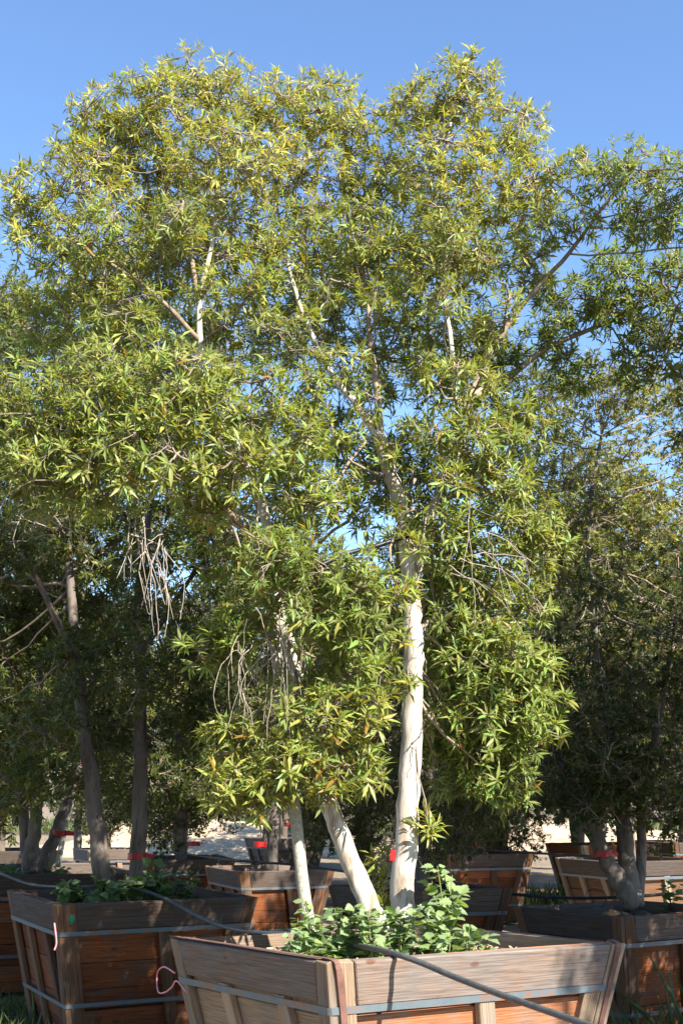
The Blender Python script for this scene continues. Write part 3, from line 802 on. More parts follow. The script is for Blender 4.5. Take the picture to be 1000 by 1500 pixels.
# bare hanging twigs in bunches
def bunch(parent, p0, tips, n, spread, r=0.0035, seed=0, sag=0.1):
    rng = np.random.default_rng(seed); t = Tubes()
    A = at(*p0)
    for k in range(n):
        B = at(*tips[k % len(tips)]) + rng.normal(size=3) * spread
        a = A + rng.normal(size=3) * spread * 1.6
        L = np.linalg.norm(B - a)
        m = a * 0.45 + B * 0.55 + np.array([(B - a)[0] * 0.3, 0, -(B - a)[2] * 0.25]) + rng.normal(size=3) * 0.14 * L
        s = np.linspace(0, 1, 9)[:, None]
        P = (1 - s) ** 2 * a + 2 * s * (1 - s) * m + s ** 2 * B
        P[1:] += rng.normal(size=(8, 3)) * 0.006
        t.add(P, np.linspace(r * 0.8, 0.0012, 9), 4, 0, False)
        if rng.random() < 0.7:
            i = rng.integers(3, 7); Q = P[i:i + 1] + np.linspace(0, 1, 5)[:, None] * ((B - a) * 0.35 + rng.normal(size=3) * 0.1 * L)
            t.add(Q, np.linspace(r * 0.6, 0.001, 5), 3, 0, False)
    o = obj('bare_twig', t.mesh('bare_twig', M_DEAD), parent); o['label'] = 'bunch of leafless drooping twigs'
bunch(T1, (222, 770, 5.7), [(205, 880, 5.6), (232, 925, 5.6), (255, 890, 5.55), (180, 850, 5.7), (240, 860, 5.6)], 15, 0.05, 0.0042, 1)
bunch(T1, (90, 735, 5.8), [(20, 800, 5.7), (40, 770, 5.7), (130, 790, 5.7), (5, 770, 5.8), (110, 830, 5.7)], 9, 0.05, 0.004, 2)
bunch(T1, (385, 935, 5.95), [(330, 1040, 5.9), (355, 1070, 5.9), (400, 1060, 5.8), (380, 1010, 5.9)], 12, 0.05, 0.0036, 3)
bunch(T1, (415, 920, 6.0), [(425, 1060, 5.9), (440, 1020, 5.9), (410, 1080, 5.85)], 7, 0.04, 0.0034, 4)
bunch(T1, (690, 800, 6.1), [(760, 870, 6.1), (740, 920, 6.1), (700, 900, 6.0), (780, 850, 6.2)], 9, 0.06, 0.0036, 5)
bunch(T1, (330, 480, 6.2), [(430, 520, 6.1), (410, 470, 6.0), (470, 520, 6.1), (280, 470, 6.2), (380, 560, 6.1)], 10, 0.08, 0.0038, 6)
bunch(T1, (470, 880, 5.9), [(470, 960, 5.8), (450, 900, 5.7), (530, 930, 5.8)], 6, 0.05, 0.0034, 8)
bunch(T1, (240, 300, 6.4), [(180, 260, 6.3), (260, 230, 6.3), (300, 300, 6.3)], 6, 0.07, 0.004, 9)
bunch(T1, (600, 1090, 6.45), [(625, 1050, 6.3), (618, 1110, 6.35)], 3, 0.02, 0.004, 10)

# --- neighbours
def lobes_in(boxes, n, seed, r, Yr, wgt=1.0, yel=0.2):
    """n lobes spread over picture areas (x0,y0,x1,y1) at distances Yr"""
    rng = np.random.default_rng(seed); out = []
    ar = np.array([(b[2] - b[0]) * (b[3] - b[1]) for b in boxes], float); ar /= ar.sum()
    for b, m in zip(boxes, np.maximum(1, (ar * n).round().astype(int))):
        pts = []
        for k in range(m):
            best, bd = None, -1
            for t in range(12):
                p = rng.uniform([b[0], b[1]], [b[2], b[3]])
                dd = min([np.hypot(*(p - q)) for q in pts] or [1e9])
                if dd > bd: best, bd = p, dd
            pts.append(best)
        for p in pts:
            out.append(px_lobe(p[0], p[1], rng.uniform(*r), rng.uniform(*Yr), wgt, yel * rng.uniform(0.5, 1.5)))
    return out

c = CEN['left']
T2 = thing('tree', (c[0], c[1], 0.87), 'tree with two grey trunks in the left box, red tape on its right trunk', 'tree', 'nursery trees grown in wooden boxes')
build_tree('tree', T2, [
    px_stem([(156, 1302, 9.5), (150, 1270, 9.5), (140, 1200, 9.55), (128, 1100, 9.6), (113, 980, 9.7), (104, 860, 9.8), (98, 720, 9.9), (110, 600, 10)], 0.082, 0.018),
    px_stem([(200, 1305, 9.75), (202, 1260, 9.75), (205, 1150, 9.8), (207, 1010, 9.9), (203, 880, 10), (220, 740, 10), (240, 600, 10)], 0.075, 0.018),
    px_stem([(112, 970, 9.7), (60, 860, 9.4), (10, 760, 9.2)], 0.03, 0.01),
    px_stem([(206, 960, 9.9), (270, 860, 9.7), (320, 800, 9.6)], 0.03, 0.01)],
    lobes_in([(-60, 440, 330, 780), (-80, 760, 350, 1060), (40, 1060, 340, 1150)], 62, 21, (55, 75), (9.0, 11.0), 1.0, 0.22), 22,
    dens=95, leaf_len=0.085, leaf_w=0.26, shape=(LEAF5, LEAF5_F), bark=M_BARK2, base_col=(0.06, 0.092, 0.02), singles=60, r_ref=0.36)  # leaves like the main tree's, darkened to stand for shade

c = CEN['right']
T3 = thing('tree', (c[0], c[1], 0.76), 'dark dense small-leaved tree at right with red band on its leaning trunk', 'tree', 'nursery trees grown in wooden boxes')
build_tree('tree', T3, [
    px_stem([(925, 1325, 9.9), (905, 1290, 9.9), (875, 1235, 9.9), (845, 1170, 9.9), (815, 1105, 10), (800, 1040, 10), (790, 980, 10)], 0.085, 0.025),
    px_stem([(928, 1325, 9.95), (920, 1280, 9.95), (912, 1210, 10), (905, 1130, 10), (880, 1000, 10.1), (868, 880, 10.2), (862, 760, 10.3), (880, 640, 10.4)], 0.085, 0.014),
    px_stem([(930, 1322, 9.95), (938, 1270, 10), (940, 1190, 10.1), (960, 1080, 10.1), (980, 960, 10.1)], 0.05, 0.02)],
    lobes_in([(800, 830, 1080, 1000), (790, 1000, 1090, 1170), (760, 1110, 900, 1195), (900, 1150, 1090, 1215)], 50, 23, (48, 68), (9.2, 10.9), 1.0, 0.12)
    + lobes_in([(770, 555, 1090, 840)], 32, 27, (50, 72), (9.8, 11.2), 0.9, -0.5), 24,  # upper lobes painted paler as the sunlit part of the crown
    dens=90, leaf_len=0.05, leaf_w=0.40, shape=(LEAF5, LEAF5_F), bark=M_BARK2, base_col=(0.034, 0.06, 0.015), singles=0, r_ref=0.36, per_ros=(8, 13))  # dark leaf base includes the shade on the lower crown

c = CEN['left_back']
T4 = thing('tree', (c[0], c[1], 0.95), 'tree with a dark double trunk and flared foot behind the left box', 'tree', 'nursery trees grown in wooden boxes')
build_tree('tree', T4, [
    px_stem([(47, 1285, 11.6), (45, 1262, 11.6), (52, 1200, 11.6), (56, 1120, 11.6), (60, 1020, 11.6), (50, 900, 11.7)], 0.10, 0.03, 0.6),
    px_stem([(42, 1285, 11.65), (40, 1250, 11.65), (34, 1180, 11.7), (30, 1080, 11.7), (10, 950, 11.7)], 0.075, 0.03, 0.7),
    px_stem([(60, 1275, 11.9), (75, 1240, 12.0), (88, 1205, 12.1), (110, 1150, 12.2), (140, 1050, 12.3)], 0.075, 0.03)],
    lobes_in([(-120, 640, 200, 1050), (-100, 1050, 150, 1165), (-60, 1120, 20, 1200)], 40, 25, (48, 68), (10.9, 12.8), 1.0, 0.4)
    + lobes_in([(-120, 440, 40, 640)], 9, 28, (45, 60), (11, 12.4), 0.8, -0.9) + lobes_in([(-60, 820, 70, 1150)], 9, 29, (40, 55), (10.6, 11.2), 0.7, -0.8), 26,  # paler lobes paint in sunlit leaves at the left edge
    dens=85, leaf_len=0.08, leaf_w=0.28, shape=(LEAF5, LEAF5_F), bark=M_BARK2, base_col=(0.06, 0.09, 0.02), singles=0, r_ref=0.36)  # leaf base darkened for shade, as on the two-trunk tree

# generic nursery tree, then copies
def generic(seed, height, rad, z0, leaf_len, leaf_w, base_col, yel, n_lobes, dens, lobe_r, label, loc, lean=0.15):
    rng = np.random.default_rng(seed)
    root = thing('tree', loc, label, 'tree', 'nursery trees grown in wooden boxes')
    L = np.array(loc, float)
    stems = []
    for k in range(2):
        a = rng.uniform(0, 6.28); P = [L + np.array([0.05 * math.cos(a), 0.05 * math.sin(a), -0.06])]
        dx = lean * np.array([math.cos(a), math.sin(a), 0])
        for i in range(1, 7):
            P.append(L + dx * i * height / 6 * 0.9 + np.array([*rng.normal(size=2) * 0.05, height * 0.88 * i / 6]))
        stems.append((P, np.linspace(0.075, 0.014, 7)))
    lobes = []
    for k in range(n_lobes):
        best, bd = None, -1
        for t in range(10):
            d = unit(rng.normal(size=3)); r = rng.random() ** 0.5
            h = (height + z0) / 2; p = L + np.array([d[0] * r * rad, d[1] * r * rad, h + d[2] * r * (height - z0) / 2])
            dd = min([np.linalg.norm(p - q[0]) for q in lobes] or [9])
            if dd > bd: best, bd = p, dd
        lobes.append((best, lobe_r * rng.uniform(0.8, 1.2), 1.0, yel * rng.uniform(0.5, 1.5)))
    build_tree('tree', root, stems, lobes, seed + 1, dens=dens, leaf_len=leaf_len, leaf_w=leaf_w, shape=(LEAF5, LEAF5_F), bark=M_BARK2, base_col=base_col, r_ref=0.36, per_ros=(7, 11), split_limbs=False)
    return root

def copy_tree(root, loc, rz, sc, label, group='nursery trees grown in wooden boxes'):
    r = root.copy(); link(r); r.location = tuple(float(v) for v in loc); r.rotation_euler = (0, 0, rz); r.scale = sc if isinstance(sc, tuple) else (sc, sc, sc)
    r['label'] = label; r['group'] = group
    for ch in list(root.children):
        if ch.type != 'MESH': continue
        o = ch.copy(); link(o); o.parent = r; o.matrix_parent_inverse = ch.matrix_parent_inverse.copy()
    return r
def on(key, dz=-0.10): c = CEN[key]; return (c[0], c[1], c[2] + dz)

GA = generic(101, 4.6, 1.35, 0.9, 0.075, 0.30, (0.062, 0.09, 0.021), 0.4, 46, 82, 0.45, 'tree with a speckled trunk in the dark box left of the pale stake', on('mid_left'))
GB = generic(202, 4.2, 1.4, 0.3, 0.055, 0.42, (0.032, 0.058, 0.016), 0.15, 46, 95, 0.44, 'dark tree with dense low foliage behind the left weeds', on('far_left'))
copy_tree(GA, on('right_mid'), 2.1, (1.1, 1.1, 1.2), 'yellow-green tree rising behind the dark right tree')
copy_tree(GB, on('mid_right'), 1.2, (0.95, 0.95, 0.9), 'low dark tree hanging over the dappled box right of the trunk')
copy_tree(GB, on('behind'), 4.0, (0.62, 0.62, 0.8), 'slender dark tree standing in the box right behind the main trunk')
copy_tree(GA, on('far_pale'), 3.3, 0.95, 'tree growing from the pale slatted box by the mound')
copy_tree(GA, on('far_mid'), 0.7, 1.0, 'tree growing from the small distant sunlit box')
copy_tree(GB, on('right_far'), 2.7, 1.05, 'tree growing from the far orange box at right')
copy_tree(GA, on('left_edge'), 5.1, 1.15, 'yellowish tree at the left edge behind the others')
copy_tree(GB, on('left_far'), 0.3, 0.8, 'small dark tree growing from the pale box at far left')
copy_tree(GA, on('right_edge'), 1.9, 1.1, 'tree at the right edge beyond the orange box')
copy_tree(GA, on('right_off'), 4.4, (1.25, 1.25, 1.1), 'tree out of the picture that shades the right box')
copy_tree(GA, on('near_off'), 2.0, (0.85, 0.85, 0.95), 'tree out of the picture whose shade dapples the front box')

for i, (src, x, y, s, rz, lab) in enumerate([
    (GB, -3.6, 28.0, 1.3, 0.5, 'dark tree planted between the far dirt yard and the left boxes'),
    (GB, 0.5, 21.0, 1.25, 1.5, 'dark tree filling the gap behind the leaning pale trunk'),
    (GA, 1.9, 35.0, 1.4, 2.5, 'far tree behind the gap right of the main trunk'),
    (GA, 5.2, 27.0, 1.4, 3.5, 'far tree behind the right trunk pair'),
    (GB, 7.4, 24.0, 1.4, 4.5, 'far dark tree behind the right edge of the picture'),
    (GA, -6.6, 31.0, 1.35, 5.5, 'far tree standing behind the left edge trees'),
    (GB, -0.9, 33.0, 1.4, 0.9, 'far dark tree above the pale slatted box'),
    (GB, 2.9, 22.5, 1.2, 2.2, 'dark tree behind the dappled box and left of the orange box'),
    (GA, 6.6, 17.5, 1.25, 1.1, 'leafy tree behind the right edge above the dark right tree')]):
    copy_tree(src, (x, y, 0.3), rz, s, lab)

copy_tree(GB, on('back_left'), 1.4, (1.2, 1.2, 1.1), 'unseen tree added left of the viewer to block sky light')  # this and the next two trees are added to cut sky fill
copy_tree(GA, on('back_mid'), 3.4, 1.2, 'unseen tree added behind the viewer at left to block sky light')
copy_tree(GB, on('back_near'), 5.4, 1.2, 'unseen tree added right behind the viewer to block sky light')

# distant belt of trees, and one with red autumn leaves
GC = generic(303, 4.6, 2.6, 0.2, 0.16, 0.5, (0.16, 0.15, 0.09), 0.35, 40, 7, 0.8, 'distant grey-green tree on the horizon at far left', (-26, 95, 0))
GC['group'] = 'distant trees on the horizon'
for i, (x, y, s, rz, w_) in enumerate([(-17, 90, 1.0, 1, 'second'), (-8, 98, 1.2, 2, 'third'), (3, 92, 0.9, 3, 'fourth'), (13, 100, 1.3, 4, 'fifth'), (24, 88, 1.1, 5, 'rightmost')]):
    copy_tree(GC, (x, y, 0), rz, s, f'{w_} distant grey-green tree from the left on the horizon', 'distant trees on the horizon')
RT = generic(404, 3.6, 1.0, 0.8, 0.075, 0.4, (0.17, 0.05, 0.055), 0.0, 20, 26, 0.4, 'tree with reddish leaves glimpsed through the gap at right', (6.2, 30.0, 0.0))
RT.scale = (1.5, 1.5, 2.1); RT['group'] = 'distant trees on the horizon'

# ------------------------------------------------------------------ stake, tie, tape
def one_tube(name, pts, r, mat, label, cat, group=None, sides=10, per=8, taper=None, flat=1.0):
    P = catmull(pts, per); t = Tubes()
    R = np.full(len(P), r) if taper is None else np.linspace(r, taper, len(P))
    t.add(P, R, sides, 0.0, True, flat)
    o = obj(name, t.mesh(name, mat)); return tag(o, label, cat, group)
P = catmull([at(464, 1392, 6.0), at(447, 1320, 6.05), at(429, 1160, 6.15), at(410, 1000, 6.25), at(398, 900, 6.3)], 6)
t = Tubes(); t.add(P, np.full(len(P), 0.030), 14, 0.015)
me = t.mesh('stake', M_STAKE)
o = obj('stake', me); tag(o, 'pale wooden stake pole left of the leaning trunk in the front box', 'stake')
one_tube('stake', [at(85, 1270, 12.2), at(92, 1230, 12.25), at(100, 1195, 12.3), at(112, 1150, 12.3)], 0.028, M_STAKE, 'slim wooden stake behind the left box, tied with red tape to a leaning trunk', 'stake')
one_tube('tree_tie', [at(470, 828, 6.2), at(505, 812, 6.25), at(550, 800, 6.35), at(592, 787, 6.43), at(612, 787, 6.46), at(640, 776, 6.5)], 0.013, M_BLACK, 'black rubber tie strap stretched between the trunks of the main tree', 'strap')

def tape(px, py, Y, rad, tilt, label, tail=0.05, hgt=0.04):
    c = at(px, py, Y); a = np.linspace(0, 2 * np.pi, 17)[:-1]; n = len(a)
    V = []
    for dz_ in (-hgt / 2, hgt / 2):
        for q in a:
            rr = rad * (1 + 0.04 * math.sin(3 * q))
            V.append(c + np.array([rr * math.cos(q), rr * math.sin(q), dz_ + tilt * math.cos(q) * rad + 0.004 * math.sin(5 * q)]))
    for dz_ in (-hgt / 2, hgt / 2):
        for q in a: V.append(c + np.array([(rad - .003) * math.cos(q), (rad - .003) * math.sin(q), dz_ + tilt * math.cos(q) * rad]))
    Fc = []
    for i in range(n):
        j = (i + 1) % n
        Fc += [(i, j, n + j, n + i), (2 * n + j, 2 * n + i, 3 * n + i, 3 * n + j), (n + i, n + j, 3 * n + j, 3 * n + i), (j, i, 2 * n + i, 2 * n + j)]
    # loose end
    b0 = len(V); e = c + np.array([rad * 0.95, -rad * 0.3, 0])
    for k, (dx, dz_) in enumerate([(0, hgt / 2), (tail, hgt * 0.3), (tail, -hgt * 0.5), (0, -hgt / 2)]):
        V.append(e + np.array([dx, -0.012, dz_]))
    for k, (dx, dz_) in enumerate([(0, hgt / 2), (tail, hgt * 0.3), (tail, -hgt * 0.5), (0, -hgt / 2)]):
        V.append(e + np.array([dx, -0.009, dz_]))
    Fc += [(b0, b0 + 3, b0 + 2, b0 + 1), (b0 + 4, b0 + 5, b0 + 6, b0 + 7), (b0, b0 + 1, b0 + 5, b0 + 4), (b0 + 1, b0 + 2, b0 + 6, b0 + 5), (b0 + 2, b0 + 3, b0 + 7, b0 + 6), (b0 + 3, b0, b0 + 4, b0 + 7)]
    o = obj('red_tape', mesh_np('red_tape', np.array(V), np.array(Fc).ravel(), np.full(len(Fc), 4), M_TAPE))
    return tag(o, label, 'tape', 'red marking tapes on trunks')
tape(202, 1254, 9.76, 0.079, 0.0, 'red tape round the right trunk in the left box', 0.06, 0.045)
tape(883, 1250, 9.9, 0.083, 0.1, 'red tape round the leaning trunk in the right box', 0.03, 0.045)
tape(86, 1220, 12.05, 0.065, -0.2, 'red tape tying the leaning trunk to its stake behind the left box', 0.10, 0.05)
tape(283, 1236, 17.2, 0.08, 0.0, 'small red tape on the dark trunk behind the left weeds', 0.03, 0.06)
tape(380, 1237, 15.3, 0.075, 0.0, 'small red tape on the speckled trunk left of the pale stake', 0.02, 0.06)
tape(697, 1241, 17.5, 0.08, 0.0, 'small red tape on the trunk in the dappled box', 0.05, 0.06)
tape(422, 1208, 24.9, 0.08, 0.0, 'tiny red tape on the far trunk beside the pale stake', 0.03, 0.07)
# tag on the main trunk with its wire
tg = thing('trunk_tag', at(575, 1253, 6.40), 'bright red tag wired to the main pale trunk', 'tag')
c = at(575, 1253, 6.39)
bm = bmesh.new(); bmesh.ops.create_cube(bm, size=1.0)
bmesh.ops.scale(bm, vec=(0.030, 0.006, 0.055), verts=bm.verts); bmesh.ops.rotate(bm, cent=(0, 0, 0), matrix=Matrix.Rotation(0.12, 3, 'Y') @ Matrix.Rotation(0.3, 3, 'Z'), verts=bm.verts)
bmesh.ops.bevel(bm, geom=bm.edges[:], offset=0.0015, segments=1, affect='EDGES')
bmesh.ops.translate(bm, vec=tuple(c), verts=bm.verts)
me = bpy.data.meshes.new('tag_card'); bm.to_mesh(me); bm.free(); me.materials.append(M_TAPE)
obj('tag_card', me, tg)
ca = at(594, 1258, 6.5); aa = np.linspace(0, 2 * np.pi, 25)
t = Tubes(); t.add(np.stack([ca[0] + 0.075 * np.cos(aa), ca[1] + 0.075 * np.sin(aa), ca[2] + 0.01 * np.cos(aa)], 1), np.full(25, 0.0016), 5, 0, False)
t.add(np.array([at(612, 1258, 6.5), at(618, 1268, 6.45), at(625, 1272, 6.4), at(622, 1280, 6.4)]), np.full(4, 0.0016), 5, 0, False)
obj('wire', t.mesh('wire', M_WIRE), tg)

# ------------------------------------------------------------------ pipes
def rim_pt(top, a, b, f, dz=0.02): return top[a] * (1 - f) + top[b] * f + np.array([0, 0, dz])
one_tube('irrigation_pipe', [at(-60, 1262, 10.6), at(0, 1279, 10.1), at(40, 1294, 9.9), at(80, 1299, 9.7), at(155, 1299, 9.5), at(205, 1304, 9.3), rim_pt(LTOP, 0, 1, 0.52, 0.016),
          at(290, 1342, 8.5), at(330, 1358, 7.9), at(375, 1366, 7.35), at(430, 1369, 6.95), at(480, 1379, 6.3), at(530, 1386, 5.85), rim_pt(FTOP, 0, 1, 0.205, 0.016), at(618, 1411, 5.32), at(660, 1429, 5.18), at(730, 1456, 4.9), at(860, 1502, 4.45), at(1000, 1556, 4.0), at(1130, 1590, 3.8)],
         0.0125, M_HOSE, 'long grey irrigation pipe looping from the left box over the front box', 'pipe', 'irrigation pipes', 10)
one_tube('irrigation_pipe', [at(540, 1283, 11.6), at(620, 1291, 11.4), at(690, 1301, 11.0), at(745, 1309, 10.9), at(820, 1315, 10.8), at(890, 1315, 10.7), at(960, 1311, 10.7), at(1080, 1300, 10.9)], 0.014, M_BLACK, 'black irrigation pipe stretched from behind the main trunk to the right box', 'pipe', 'irrigation pipes')
one_tube('irrigation_pipe', [at(250, 1248, 16.9), at(300, 1255, 16.2), at(350, 1261, 15.5), at(434, 1267, 15.2), at(500, 1276, 14.6), at(560, 1284, 13.5)], 0.015, M_BLACK, 'black irrigation pipe crossing the dark box left of the pale stake', 'pipe', 'irrigation pipes')
one_tube('irrigation_pipe', [at(650, 1240, 17.4), at(700, 1244, 17.2), at(790, 1250, 17.1), at(860, 1254, 16.6), at(930, 1264, 15.6), at(1010, 1267, 15.3), at(1080, 1270, 15.0)], 0.016, M_BLACK, 'thin black irrigation pipe from the dappled box to the boxes at right', 'pipe', 'irrigation pipes')
one_tube('drip_line', [at(862, 1320, 10.3), at(858, 1308, 10.3), at(868, 1302, 10.3), at(882, 1306, 10.3), at(888, 1318, 10.3), at(880, 1330, 10.3)], 0.003, M_BLACK, 'thin black drip line loop standing in the right box', 'pipe', None, 6)
one_tube('pink_cord', [FL.pt(0.02, 0.17, 0.01), at(243, 1417, 6.75), at(236, 1418, 6.85), at(231, 1425, 6.9), at(230, 1440, 6.9), at(233, 1454, 6.85), at(243, 1453, 6.75), at(252, 1446, 6.65), at(259, 1437, 6.6), FL.pt(0.12, 0.26, 0.004)], 0.0042, M_PINK, 'pink cord looping out beside the left end of the front box', 'cord', None, 8)
one_tube('pink_cord', [at(80, 1352, 8.68), at(82, 1368, 8.67), at(83, 1382, 8.68), at(80, 1392, 8.68)], 0.006, M_PINK, 'short pink cord hanging at the corner of the left box', 'cord', None, 8)

# ------------------------------------------------------------------ weeds
def lobed_leaf():
    pts = [(0, .05), (.10, .20), (.16, .42), (.27, .36), (.36, .50), (.47, .34), (.58, .40), (.68, .22), (.80, .20), (.88, .09)]
    V = [(0, 0, 0)]; m = len(pts)
    for x, y in pts: V.append((x, y, 0.07 * y * 2 - 0.14 * x * x))
    for x, y in pts: V.append((x, -y, 0.07 * y * 2 - 0.14 * x * x))
    V.append((1, 0, -0.16))
    mids = [(x, 0, -0.14 * x * x - 0.01) for x, y in pts]
    b = len(V); V += mids; F = []
    for s in (0, 1):
        o_ = 1 + s * m
        f = [(0, b, o_)] + [(o_ + i, b + i, b + i + 1, o_ + i + 1) for i in range(m - 1)] + [(o_ + m - 1, b + m - 1, 1 + 2 * m)]
        F += [t_[::-1] if s == 0 else t_ for t_ in f] if False else [tuple(t_) if s else tuple(t_[::-1]) for t_ in f]
    return np.array(V, float), F
LV, LFc = lobed_leaf()
def weed_meshes(cols):
    out = []
    for c in cols:
        out.append(mesh_np('leaf', LV, np.concatenate([np.array(f) for f in LFc]), [len(f) for f in LFc], M_WEED, False, np.repeat(np.array([c]), len(LV), 0)))
    return out
W_SUN = weed_meshes([(0.28, 0.38, 0.17), (0.18, 0.28, 0.11), (0.22, 0.33, 0.14), (0.15, 0.24, 0.11), (0.24, 0.34, 0.13), (0.17, 0.26, 0.13), (0.25, 0.38, 0.1)])  # sunlit weeds: brightness put into the leaf tones
W_SHADE = weed_meshes([(0.055, 0.12, 0.03), (0.07, 0.15, 0.035), (0.085, 0.17, 0.04), (0.05, 0.10, 0.03)])  # same leaf with shade painted in, for the shaded boxes
M_STEM = plain_mat('weed_stem', (0.15, 0.2, 0.06), 0.6)
def weed(base, tops, n_leaf, size, meshes, label, group, seed, zs=0.0):
    rng = np.random.default_rng(seed)
    root = thing('weed', base, label, 'weed', group)
    B = np.asarray(base, float)
    paths = []; stems_ = []
    for tp in tops:
        tp = np.asarray(tp, float)
        m = 0.5 * (B + tp) + rng.normal(size=3) * 0.04
        s = np.linspace(0, 1, 9)[:, None]
        P = (1 - s) ** 2 * B + 2 * s * (1 - s) * m + s ** 2 * tp
        t = Tubes(); t.add(P, np.linspace(0.0055, 0.002, 9), 5, 0, False)
        stems_.append(obj('stem', t.mesh('stem', M_STEM), root)); paths.append(P)
    for k in range(n_leaf):
        P = paths[k % len(paths)]
        f = rng.random() ** 0.75 * 8; i = int(min(7, f)); p = P[i] + (P[i + 1] - P[i]) * (f - i)
        az = rng.uniform(0, 6.28); el = rng.normal() * 0.3 + 0.15
        d = np.array([math.cos(az) * math.cos(el), math.sin(az) * math.cos(el), math.sin(el)])
        n_ = np.array([0, -0.25, 1.0]) + rng.normal(size=3) * 0.35; n_ = unit(n_ - (n_ @ d) * d); y_ = np.cross(n_, d)
        L = size * rng.uniform(0.55, 1.25) * (1.15 - 0.45 * f / 8)
        p = p + d * 0.3 * L
        Mx = Matrix.Identity(4)
        for a in range(3): Mx[a][0] = d[a] * L; Mx[a][1] = y_[a] * L; Mx[a][2] = n_[a] * L; Mx[a][3] = p[a]
        obj('leaf', meshes[rng.integers(len(meshes))], stems_[k % len(stems_)], Mx)
    return root
def soil_at(key, px, py_top, Y, z): 
    p = at(px, 1380, Y); p[2] = z; return p
G1 = 'weeds growing in the front box'
zs1 = CEN['front'][2] - 0.10
for i, (bx, Y, tops, nl, sz, lab) in enumerate([
    (465, 5.95, [(446, 1320), (470, 1340), (436, 1345), (462, 1365)], 165, 0.07, 'leftmost bright weed climbing the foot of the pale stake'),
    (455, 5.8, [(425, 1370), (455, 1378), (440, 1360)], 120, 0.06, 'low sprawling weed at the left, under the grey pipe'),
    (505, 6.0, [(490, 1330), (520, 1326), (510, 1350)], 150, 0.068, 'bright weed between the stake and the leaning trunk'),
    (545, 5.95, [(538, 1334), (562, 1335), (530, 1352)], 165, 0.066, 'weed in front of the foot of the leaning trunk'),
    (590, 6.0, [(580, 1336), (608, 1338), (595, 1355)], 170, 0.064, 'leafy weed in front of the foot of the main trunk'),
    (630, 6.0, [(622, 1332), (650, 1342), (635, 1360)], 140, 0.068, 'weed at the right foot of the main trunk'),
    (655, 6.3, [(640, 1268), (632, 1290), (672, 1310), (662, 1282), (655, 1330)], 150, 0.092, 'tall broad-leaved weed right of the main trunk'),
    (690, 6.1, [(688, 1355), (705, 1372), (680, 1365)], 45, 0.075, 'dark small weed at the right end of the weed patch'),
    (640, 5.85, [(655, 1370), (630, 1375), (610, 1372)], 55, 0.075, 'low weed with long bright leaves by the right rim'),
    ]):
    b = at(bx, 1390, Y); b[2] = zs1
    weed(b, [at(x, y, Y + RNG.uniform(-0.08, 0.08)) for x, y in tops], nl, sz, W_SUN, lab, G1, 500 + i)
G2 = 'weeds growing in the left box'
zs2 = CEN['left'][2] - 0.10
for i, (bx, Y, tops, nl, sz, lab) in enumerate([
    (110, 9.5, [(100, 1292), (120, 1300), (90, 1298)], 80, 0.11, 'leftmost dark weed in the left box, by the pipe'),
    (150, 9.2, [(145, 1290), (165, 1305), (130, 1308)], 80, 0.11, 'dark weed at the foot of the left trunk in the left box'),
    (190, 9.3, [(185, 1280), (205, 1290), (175, 1300)], 85, 0.11, 'dark weed between the two trunks in the left box'),
    (230, 9.5, [(225, 1268), (240, 1280), (215, 1285)], 100, 0.11, 'tall dark weed right of the taped trunk in the left box'),
    (265, 9.6, [(262, 1270), (278, 1285), (250, 1290)], 90, 0.10, 'rightmost dark weed in the left box'),
    ]):
    b = at(bx, 1320, Y); b[2] = zs2
    weed(b, [at(x, y, Y + RNG.uniform(-0.15, 0.15)) for x, y in tops], nl, sz, W_SHADE, lab, G2, 600 + i)
for i, (key, px, Y, top, lab) in enumerate([('left_back', 15, 11.4, 1262, 'small weed left of the double trunk behind the left box'), ('left_back', 85, 11.6, 1266, 'small weed right of the double trunk behind the left box'), ('right', 985, 10.2, 1290, 'weed at the right end of the right box')]):
    b = at(px, 1290, Y); b[2] = CEN[key][2] - 0.1
    weed(b, [at(px - 8, top, Y), at(px + 10, top + 8, Y), at(px - 18, top + 10, Y)], 36, 0.09, W_SHADE, lab, 'weeds in the boxes behind', 700 + i)

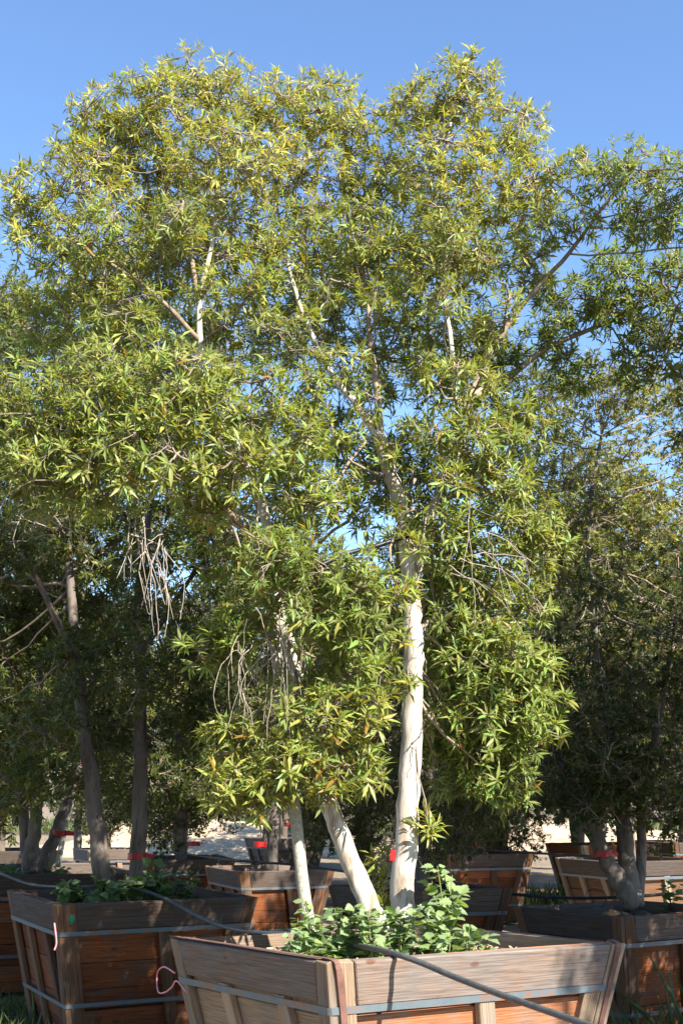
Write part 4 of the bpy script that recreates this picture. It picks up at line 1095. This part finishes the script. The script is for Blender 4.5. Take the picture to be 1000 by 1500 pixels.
# ------------------------------------------------------------------ grass
def grass(name, patches, label, seed, col=(0.045, 0.085, 0.02)):
    rng = np.random.default_rng(seed); P, D, Nn, L, W, C = [], [], [], [], [], []
    for (cx, cy, rx, ry, n, h) in patches:
        x = cx + rng.normal(size=n) * rx * 0.5; y = cy + rng.normal(size=n) * ry * 0.5
        P.append(np.stack([x, y, np.zeros(n)], 1))
        d = unit(rng.normal(size=(n, 3)) * [0.45, 0.45, 0.1] + [0, 0, 1]); D.append(d)
        r_ = rng.normal(size=(n, 3)); Nn.append(unit(r_ - (r_ * d).sum(1, keepdims=True) * d))
        l = h * rng.uniform(0.4, 1.2, n); L.append(l); W.append(np.minimum(l * 0.05 + 0.005, 0.011))
        C.append(leaf_tints(n, rng, np.full(n, 0.25), col))
    P, D, Nn, L, W, C = map(np.concatenate, (P, D, Nn, L, W, C))
    o = obj(name, leaf_soup(name, P, D, Nn, L, W, C, M_GRASS, (LEAF5, LEAF5_F)))
    return tag(o, label, 'grass', kind='stuff')
grass('grass', [(-2.5, 8.3, 1.0, 1.0, 1500, 0.22), (-2.3, 7.4, 1.0, 0.8, 900, 0.18), (-0.9, 8.6, 0.8, 0.8, 900, 0.2), (-0.6, 10.5, 1.2, 1.0, 1300, 0.35), (2.5, 8.2, 0.8, 0.7, 1200, 0.35), (2.1, 7.4, 0.6, 0.8, 500, 0.25),
                (2.9, 13.2, 0.5, 0.5, 500, 0.25), (3.0, 17.0, 0.5, 0.6, 800, 0.25), (3.5, 21, 0.8, 0.8, 700, 0.3), (1.3, 12.4, 1.0, 0.6, 700, 0.3), (-4.2, 9.0, 1.0, 1.5, 900, 0.2), (-2.85, 10.1, 0.7, 0.7, 900, 0.16), (-3.0, 9.3, 0.6, 0.8, 700, 0.22), (2.66, 8.85, 0.45, 0.2, 36, 0.7), (-0.9, 13.0, 1.0, 0.8, 1300, 0.4), (1.2, 8.3, 1.0, 0.8, 600, 0.2)],
      'short green grass and weeds growing between the boxes', 31)
rr_ = np.random.default_rng(5)
grass('far_weeds', [(-22 + 3.2 * i + rr_.normal(), 62 + rr_.normal() * 2, 3.0, 2.0, 520, 0.9) for i in range(15)], 'green strip of weeds beyond the bright dirt yard', 33, (0.11, 0.16, 0.06))
print('TRIS', sum(sum(len(p.vertices)-2 for p in []) or len(m.loops)-2*len(m.polygons) for m in bpy.data.meshes), len(bpy.data.objects))
